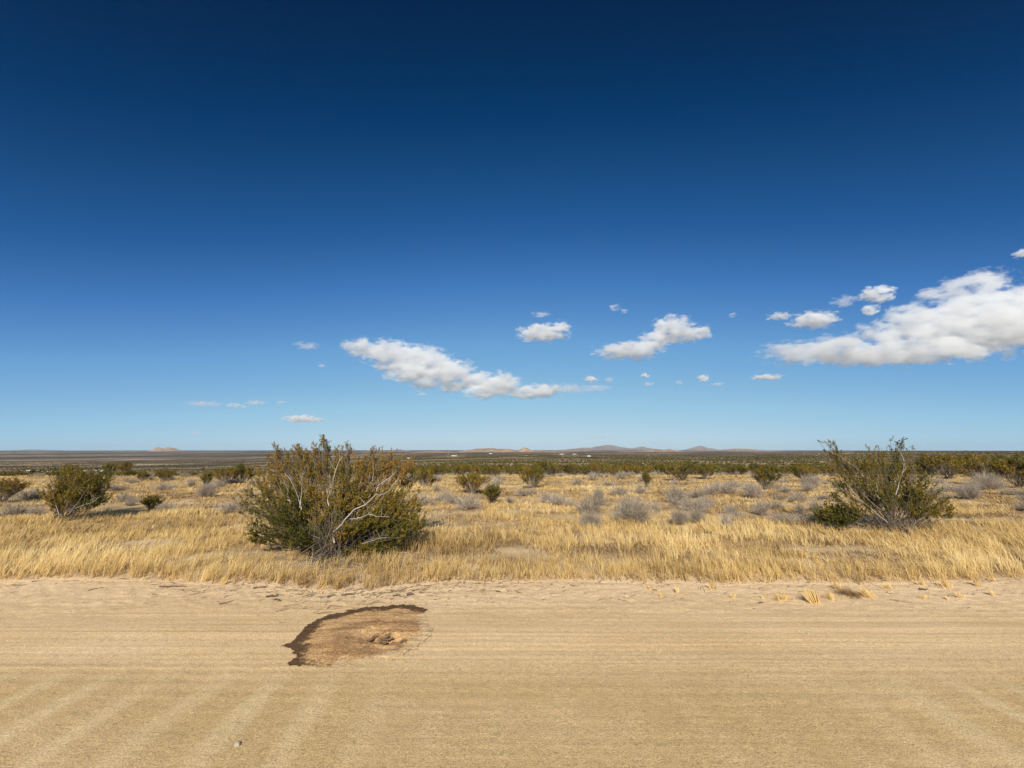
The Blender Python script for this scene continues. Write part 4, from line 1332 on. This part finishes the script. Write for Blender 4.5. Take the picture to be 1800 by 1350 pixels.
# ------------------------------------------------------------------ ant mound on the road
def build_mound():
    outline = [(499, 1136), (512, 1128), (522, 1118), (535, 1106), (548, 1094), (568, 1085), (592, 1079), (620, 1072), (648, 1067), (680, 1065.5), (710, 1064), (735, 1068), (750, 1072), (753, 1079),
               (758, 1095), (758, 1114), (742, 1134), (716, 1150), (680, 1163), (645, 1170), (612, 1174), (580, 1176), (545, 1172), (510, 1170), (506, 1166), (516, 1158), (515, 1148)]
    P = np.array([on_ground(x, y)[:2] for x, y in outline])
    c = P.mean(0)
    seg_a = P; seg_b = np.roll(P, -1, 0)
    rimw = np.array([1.0] * 11 + [.95, .9, .5, 0, 0, 0, 0, 0, .05, .4, .6, .7, .9, 1, .7, .9])
    soft = np.array([0.0] * 13 + [0.3, 1, 1, 1, 1, 1, .8, .4, .3, .1, 0, 0, 0, 0])
    lo = P.min(0) - 0.12; hi = P.max(0) + 0.12
    st_ = 0.016
    xs = np.arange(lo[0], hi[0], st_); ys = np.arange(lo[1], hi[1], st_)
    X, Y = np.meshgrid(xs, ys, indexing='ij')
    pts = np.stack([X.ravel(), Y.ravel()], 1)
    best = np.full(len(pts), 9.0); rw = np.zeros(len(pts)); sw = np.zeros(len(pts))
    inside = np.zeros(len(pts), bool)
    for i in range(len(P)):
        a, b = seg_a[i], seg_b[i]
        d = b - a; t = np.clip(((pts - a) @ d) / (d @ d), 0, 1)
        dist = np.linalg.norm(pts - a - t[:, None] * d, axis=1)
        m = dist < best
        best = np.where(m, dist, best)
        j = (i + 1) % len(P)
        rw = np.where(m, rimw[i] * (1 - t) + rimw[j] * t, rw); sw = np.where(m, soft[i] * (1 - t) + soft[j] * t, sw)
        cr = (a[1] > pts[:, 1]) != (b[1] > pts[:, 1])
        with np.errstate(divide='ignore', invalid='ignore'):
            xi = (b[0] - a[0]) * (pts[:, 1] - a[1]) / (b[1] - a[1]) + a[0]
        inside ^= cr & (pts[:, 0] < xi)
    sd = np.where(inside, best, -best)
    j = (fbm(pts[:, 0] * 14, pts[:, 1] * 14, 401, 3) - 0.5)
    sdj = sd + j * 0.12 + (fbm(pts[:, 0] * 40, pts[:, 1] * 40, 402, 2) - 0.5) * 0.03
    hc = np.array(NEST)
    rr = np.hypot((pts[:, 0] - hc[0]) / 0.30, (pts[:, 1] - hc[1]) / 0.20)
    mounded = np.clip(sdj / np.where(sw > 0.3, 0.30, 0.05), 0, 1) * 1.0
    rimv = np.clip(1.2 - sdj / 0.25, 0, 1) * rw * (sdj > -0.01) * (1 - sw)
    rimv = np.clip(rimv, 0, 1)
    z = road_z(pts[:, 0], pts[:, 1], False) + 0.005 - 0.0075 * np.exp(-np.clip(sd, 0, 1) / 0.06) * (sw > 0.05)
    lump = (fbm(pts[:, 0] * 18, pts[:, 1] * 22, 407, 3) - 0.5)
    # scooped bowl, faint raised ring, churned middle
    z = z + np.clip(sd, 0, 1) * 0.0 + 0.012 * np.exp(-((rr - 1.7) / 0.5) ** 2) + np.exp(-rr ** 2 * 1.2) * (lump * 0.07) + lump * 0.006 * (sd > 0.03)
    for hx, hy, hs, hd in ((0, 0, .05, .05), (.09, .03, .04, .045), (-.10, -.02, .05, .035), (.05, -.06, .05, .04), (-.03, .07, .035, .03), (.16, -.01, .03, .03), (-.17, .03, .03, .02)):
        z = z - hd * np.exp(-(((pts[:, 0] - hc[0] - hx) / (hs * 1.5)) ** 2 + ((pts[:, 1] - hc[1] - hy) / hs) ** 2))
    z = z + 0.022 * sstep(0.0, 0.45, sd) * (1 - np.exp(-(rr / 0.9) ** 2) * 0.6) * (1 - 0.6 * sw)
    keep = (sdj > -0.01).reshape(X.shape)
    nx, ny = X.shape
    i = np.arange(nx - 1)[:, None] * ny; jx = np.arange(ny - 1)[None, :]
    q = np.stack([i + jx, i + ny + jx, i + ny + jx + 1, i + jx + 1], -1).reshape(-1, 4)
    kf = keep.ravel()
    q = q[kf[q].all(1)]
    used = np.unique(q); mp = np.zeros(len(pts), int); mp[used] = np.arange(len(used))
    v = np.stack([pts[:, 0], pts[:, 1], z], 1)[used]
    root = empty('ant_mound', (c[0], c[1], float(road_z(c[0], c[1]))), 'fan-shaped ant mound with a dark crumbly rim, on the road below the big bush', 'ant mound')
    o = link('sand_mound', mesh_np('sand_mound', v, mp[q], None, None, M_MOUND, True, {'mounded': mounded[used], 'rim': rimv[used], 'ring': (np.exp(-((rr - 1.75) / 0.5) ** 2) + 1.2 * np.exp(-(rr / 0.7) ** 2))[used]}), root)
    o.location = -Vector(root.location)
    rng = np.random.default_rng(8)
    import bmesh
    for k in range(18):
        bm = bmesh.new()
        bmesh.ops.create_icosphere(bm, subdivisions=2, radius=1.0)
        s = rng.uniform(0.010, 0.024)
        for vv in bm.verts:
            vv.co *= 1 + 0.5 * (rng.random() - 0.5)
        bmesh.ops.scale(bm, vec=(s * rng.uniform(1, 2.4), s * rng.uniform(.6, 1.2), s * 0.75), verts=bm.verts)
        me = bpy.data.meshes.new('clod'); bm.to_mesh(me); bm.free()
        me.materials.append(M_CLOD)
        cx = hc[0] + rng.normal() * 0.11; cy = hc[1] + rng.normal() * 0.06
        cl = link('clod', me, root)
        cl.location = Vector((cx, cy, float(road_z(cx, cy, False)) + 0.010)) - Vector(root.location)
        cl.rotation_euler = (rng.uniform(-.3, .3), rng.uniform(-.3, .3), rng.uniform(0.2, 1.0))


build_mound()

# ------------------------------------------------------------------ sticks, stones and litter on the shoulder
def stick(px, py, length_px, ang, label, seed, r=0.007, tint=0.35):
    rng = np.random.default_rng(700 + seed)
    p = on_ground(px, py)
    L = length_px * p[1] / F
    t = np.linspace(-0.5, 0.5, 7)[:, None]
    d = np.array([math.cos(ang), math.sin(ang), 0])
    P = t * d * L + rng.normal(size=(7, 3)) * L * 0.02
    for k in range(7):
        P[k, 2] = gz(p[0] + P[k, 0], p[1] + P[k, 1]) - gz(p[0], p[1]) + r * rng.uniform(0.7, 2.2)
    bf = Buf(); bf.tube(P, r, r * 0.5, 6, tint)
    for _ in range(3):
        k0 = rng.integers(1, 6)
        e = P[k0] + np.array([rng.normal(), rng.normal(), 0.15]) * L * 0.14
        bf.tube(np.stack([P[k0], (P[k0] + e) / 2, e]), r * .6, r * .3, 4, tint)
    o = link('fallen_stick', bf.mesh('fallen_stick', M_BARK, True), None, (p[0], p[1], gz(p[0], p[1])))
    return tag(o, label, 'stick', 'dead sticks lying on the sandy shoulder')


stick(303, 1032, 40, 0.12, 'longest dark stick on the shoulder at left, close under the grass', 1, 0.010, 0.2)
stick(168, 1036, 16, 0.7, 'short slanting stick on the shoulder at far left', 2)
stick(398, 1061, 20, 0.9, 'slanting stick below the longest dark stick, towards the ant mound', 3)
stick(478, 1050, 18, 0.3, 'stubby dark stick, left one of a row above the ant mound', 4, 0.012, 0.15)
stick(488, 1056, 14, -0.2, 'stubby dark stick touching the left one above the ant mound', 5, 0.012, 0.15)
stick(582, 1050, 12, 0.5, 'small dark stick above the middle of the ant mound rim', 6, 0.011, 0.15)
stick(613, 1047, 22, 0.1, 'dark stick in the middle of the row above the ant mound', 7, 0.010, 0.12)
stick(697, 1048, 12, 0.2, 'dark stick above the right part of the ant mound, left of two', 8, 0.010, 0.12)
stick(721, 1047, 11, 0.4, 'dark stick above the right part of the ant mound, right of two', 9, 0.011, 0.12)
stick(458, 1034, 20, 0.3, 'dark stick under the grass edge left of the big bush', 10, 0.010, 0.15)
stick(36, 1030, 14, 0.6, 'pale stick at the far left of the shoulder', 11, 0.006, 0.6)
stick(876, 1041, 8, 0.2, 'tiny dark stick on the shoulder at centre', 12, 0.008, 0.15)
stick(1584, 1058, 26, -0.6, 'long thin straw stalk lying right of the brown clump', 13, 0.004, 0.35)
stick(1624, 1038, 12, -0.2, 'short black stick under the slender tuft at right', 14, 0.012, 0.05)
stick(1338, 1061, 7, 0.0, 'tiny dark stick below the two touching tufts', 15, 0.008, 0.1)


def litter():
    """twig bits, straw and grit beyond counting on the shoulder and road"""
    rng = np.random.default_rng(31)
    bf = Buf()
    n = 900
    x = np.concatenate([rng.uniform(-9, 9, n // 2), rng.normal(size=n // 2) * 1.3 - 2.0]); e = edge_y(x)
    y = e - np.abs(rng.normal(size=n)) * 0.45 + 0.1
    for k in range(n):
        L = rng.uniform(0.015, 0.09) if rng.random() < 0.85 else rng.uniform(0.08, 0.2)
        a = rng.normal() * 0.6 + 0.3
        z = gz(x[k], y[k]) + 0.004
        p0 = np.array([x[k], y[k], z]); d = np.array([math.cos(a), math.sin(a), rng.uniform(0, 0.2)]) * L
        bf.tube(np.stack([p0, p0 + d * .5 + rng.normal(size=3) * L * .06, p0 + d]), rng.uniform(.002, .0055), .0015, 3, rng.uniform(0, 0.55))
    o = link('litter', bf.mesh('litter', M_BARK))
    tag(o, 'fine twig litter scattered along the sandy shoulder', 'litter', kind='stuff')
    # pebbles and coarse grit
    n = 5200
    y = 2.6 + 4.6 * rng.random(n) ** 1.1; x = rng.uniform(-1.4, 1.4, n) * y
    s = 0.0016 + 0.0045 * rng.random(n) ** 5
    z = np.maximum(road_z(x, y), ground_z(x, y)) + s * 0.3
    oc = np.array([[1, 0, 0], [0, 1, 0], [-1, 0, 0], [0, -1, 0], [0, 0, .8], [0, 0, -.8]], float)
    fc = np.array([[0, 1, 4], [1, 2, 4], [2, 3, 4], [3, 0, 4], [1, 0, 5], [2, 1, 5], [3, 2, 5], [0, 3, 5]])
    v = oc[None] * (s[:, None, None] * rng.uniform(0.6, 1.3, (n, 6, 1))) + np.stack([x, y, z], 1)[:, None, :]
    t = (np.arange(n)[:, None, None] * 6 + fc[None]).reshape(-1, 3)
    o = link('gravel', mesh_np('gravel', v.reshape(-1, 3), None, t, None, M_STONE))
    tag(o, 'coarse grit scattered over the sandy road', 'gravel', kind='stuff')


litter()


def stone(px, py, wpx, label, seed):
    import bmesh
    rng = np.random.default_rng(900 + seed)
    p = on_ground(px, py); s = wpx * p[1] / F / 2
    bm = bmesh.new(); bmesh.ops.create_icosphere(bm, subdivisions=2, radius=1.0)
    for v in bm.verts: v.co *= 1 + 0.35 * (rng.random() - 0.5)
    bmesh.ops.scale(bm, vec=(s, s * .75, s * .55), verts=bm.verts)
    me = bpy.data.meshes.new('stone'); bm.to_mesh(me); bm.free(); me.materials.append(M_STONE)
    o = link('stone', me, None, (p[0], p[1], gz(p[0], p[1]) + s * 0.2)); o.rotation_euler = (0, 0, rng.uniform(0, 3))
    tag(o, label, 'stone', 'small stones lying on the road')


stone(417, 1310, 11, 'largest pale stone, lying low on the road at left of the photo', 1)
stone(947, 1076, 5, 'small stone on the road just right of the ant mound', 2)
stone(855, 1057, 5, 'small dark stone on the shoulder above and right of the ant mound', 3)
stone(1420, 1114, 4, 'small stone on the road under the flattened wisp of grass', 4)
stone(122, 1077, 4, 'small dark stone on the shoulder at far left', 5)


# ------------------------------------------------------------------ tiny far buildings, truck, pole
def box(bf, c, s, tint=0.5):
    x, y, z = c; a, b, h = s[0] / 2, s[1] / 2, s[2]
    v = [(x - a, y - b, z), (x + a, y - b, z), (x + a, y + b, z), (x - a, y + b, z), (x - a, y - b, z + h), (x + a, y - b, z + h), (x + a, y + b, z + h), (x - a, y + b, z + h)]
    q = [(0, 1, 5, 4), (1, 2, 6, 5), (2, 3, 7, 6), (3, 0, 4, 7), (4, 5, 6, 7), (3, 2, 1, 0)]
    bf.add(v, q)


def house(px, Y, w, d, h, label, wall=M_WHITE, roof=M_ROOF, roof_h=1.2, cat='house', group=None, rot=0.1):
    x = (px - 900) / F * Y * 1.0
    z = float(ground_z(x, Y))
    root = empty('house', (x, Y, z - 0.2), label, cat, group)
    root.rotation_euler = (0, 0, rot)
    b = Buf(); box(b, (0, 0, 0), (w, d, h)); link('wall', b.mesh('wall', wall), root)
    r = Buf(); a, bb_ = w / 2 + .3, d / 2 + .3
    v = [(-a, -bb_, h), (a, -bb_, h), (a, bb_, h), (-a, bb_, h), (-a, 0, h + roof_h), (a, 0, h + roof_h)]
    r.add(v, [(0, 1, 5, 4), (2, 3, 4, 5), (3, 2, 1, 0)], [(1, 2, 5), (3, 0, 4)])
    link('roof', r.mesh('roof', roof), root)
    for k in (-0.25, 0.25):
        g = Buf(); box(g, (w * k, -d / 2 - 0.02, h * 0.35), (w * 0.14, 0.05, h * 0.35)); link('window', g.mesh('window', M_DARK), root)
    return root


GH = 'tiny houses far out on the plain'
house(187, 380, 12, 7, 2.6, 'white house with a dark roof, largest building at far left', group=GH)
house(176, 372, 4, 3, 2.4, 'small white shed at the left end of the far left houses', roof=M_WHITE, roof_h=.4, cat='shed', group=GH)
house(165, 370, 2.4, 2, 1.8, 'tiny white shed standing apart, left of the far left houses', roof=M_WHITE, roof_h=.3, cat='shed', group=GH)
house(195, 376, 5, 3, 2.4, 'small white shed right of the dark-roofed house', roof=M_WHITE, roof_h=.4, cat='shed', group=GH)
house(200.5, 378, 2, 2, 2.0, 'tiny white shed at the right end of the far left houses', roof=M_WHITE, roof_h=.3, cat='shed', group=GH)
house(722, 1250, 10, 7, 2.6, 'tiny white house just right of the big bush on the plain', group=GH)
house(800, 1500, 20, 9, 3.4, 'tiny pale house at the left under the tan hills', group=GH, wall=M_TAN, roof=M_WHITE)
house(986, 2300, 26, 10, 4, 'tiny white house below the saddle between the hills', group=GH)
house(1033, 1250, 12, 7, 2.6, 'brightest tiny white house in front of the purple mountain', group=GH, roof=M_WHITE)
house(1008, 2400, 22, 10, 4, 'tiny white house left of the purple mountain foot', group=GH)
house(863, 2600, 20, 12, 5, 'tiny white building on the slope of the broad tan hill', group=GH)


def truck():
    Y = 330; x = (73 - 900) / F * Y
    z = float(ground_z(x, Y)) + 0.35
    root = empty('box_truck', (x, Y, z), 'tiny white box truck on the pale track at far left', 'truck')
    b = Buf(); box(b, (-0.6, 0, .7), (3.4, 2.0, 2.0)); link('cargo_box', b.mesh('cargo_box', M_WHITE), root)
    b = Buf(); box(b, (2.1, 0, .6), (1.7, 1.9, 1.5)); link('cab', b.mesh('cab', M_ROOF), root)
    for sx in (-1.5, 1.9):
        b = Buf(); b.tube([(sx, -1.05, .45), (sx, 1.05, .45)], .45, .45, 12); link('wheel', b.mesh('wheel', M_DARK), root)


truck()


def pole(px, Y, h, label):
    x = (px - 900) / F * Y; z = float(ground_z(x, Y))
    root = empty('utility_pole', (x, Y, z), label, 'utility pole')
    b = Buf(); b.tube([(0, 0, -.3), (0, 0, h)], .2, .15, 8); link('post', b.mesh('post', M_WOOD), root)
    b = Buf(); box(b, (0, 0, h - .9), (1.8, .12, .14)); link('crossarm', b.mesh('crossarm', M_WOOD), root)


pole(790, 260, 8.5, 'thin wooden utility pole rising from the scrub right of the big bush')


# ------------------------------------------------------------------ thin dry haze over the plain
def haze():
    b = Buf(); box(b, (0, 0, -95), (60000, 60000, 450))
    m, nt, out = new_mat('thin_haze')
    v = nt.nodes.new('ShaderNodeVolumePrincipled')
    v.inputs['Color'].default_value = (0.78, 0.91, 1.0, 1)
    v.inputs['Density'].default_value = 1.5e-5
    nt.links.new(v.outputs[0], out.inputs['Volume'])
    o = link('haze', b.mesh('haze', m))
    tag(o, 'thin pale haze over the far plain and mountains', 'haze', kind='stuff')


haze()
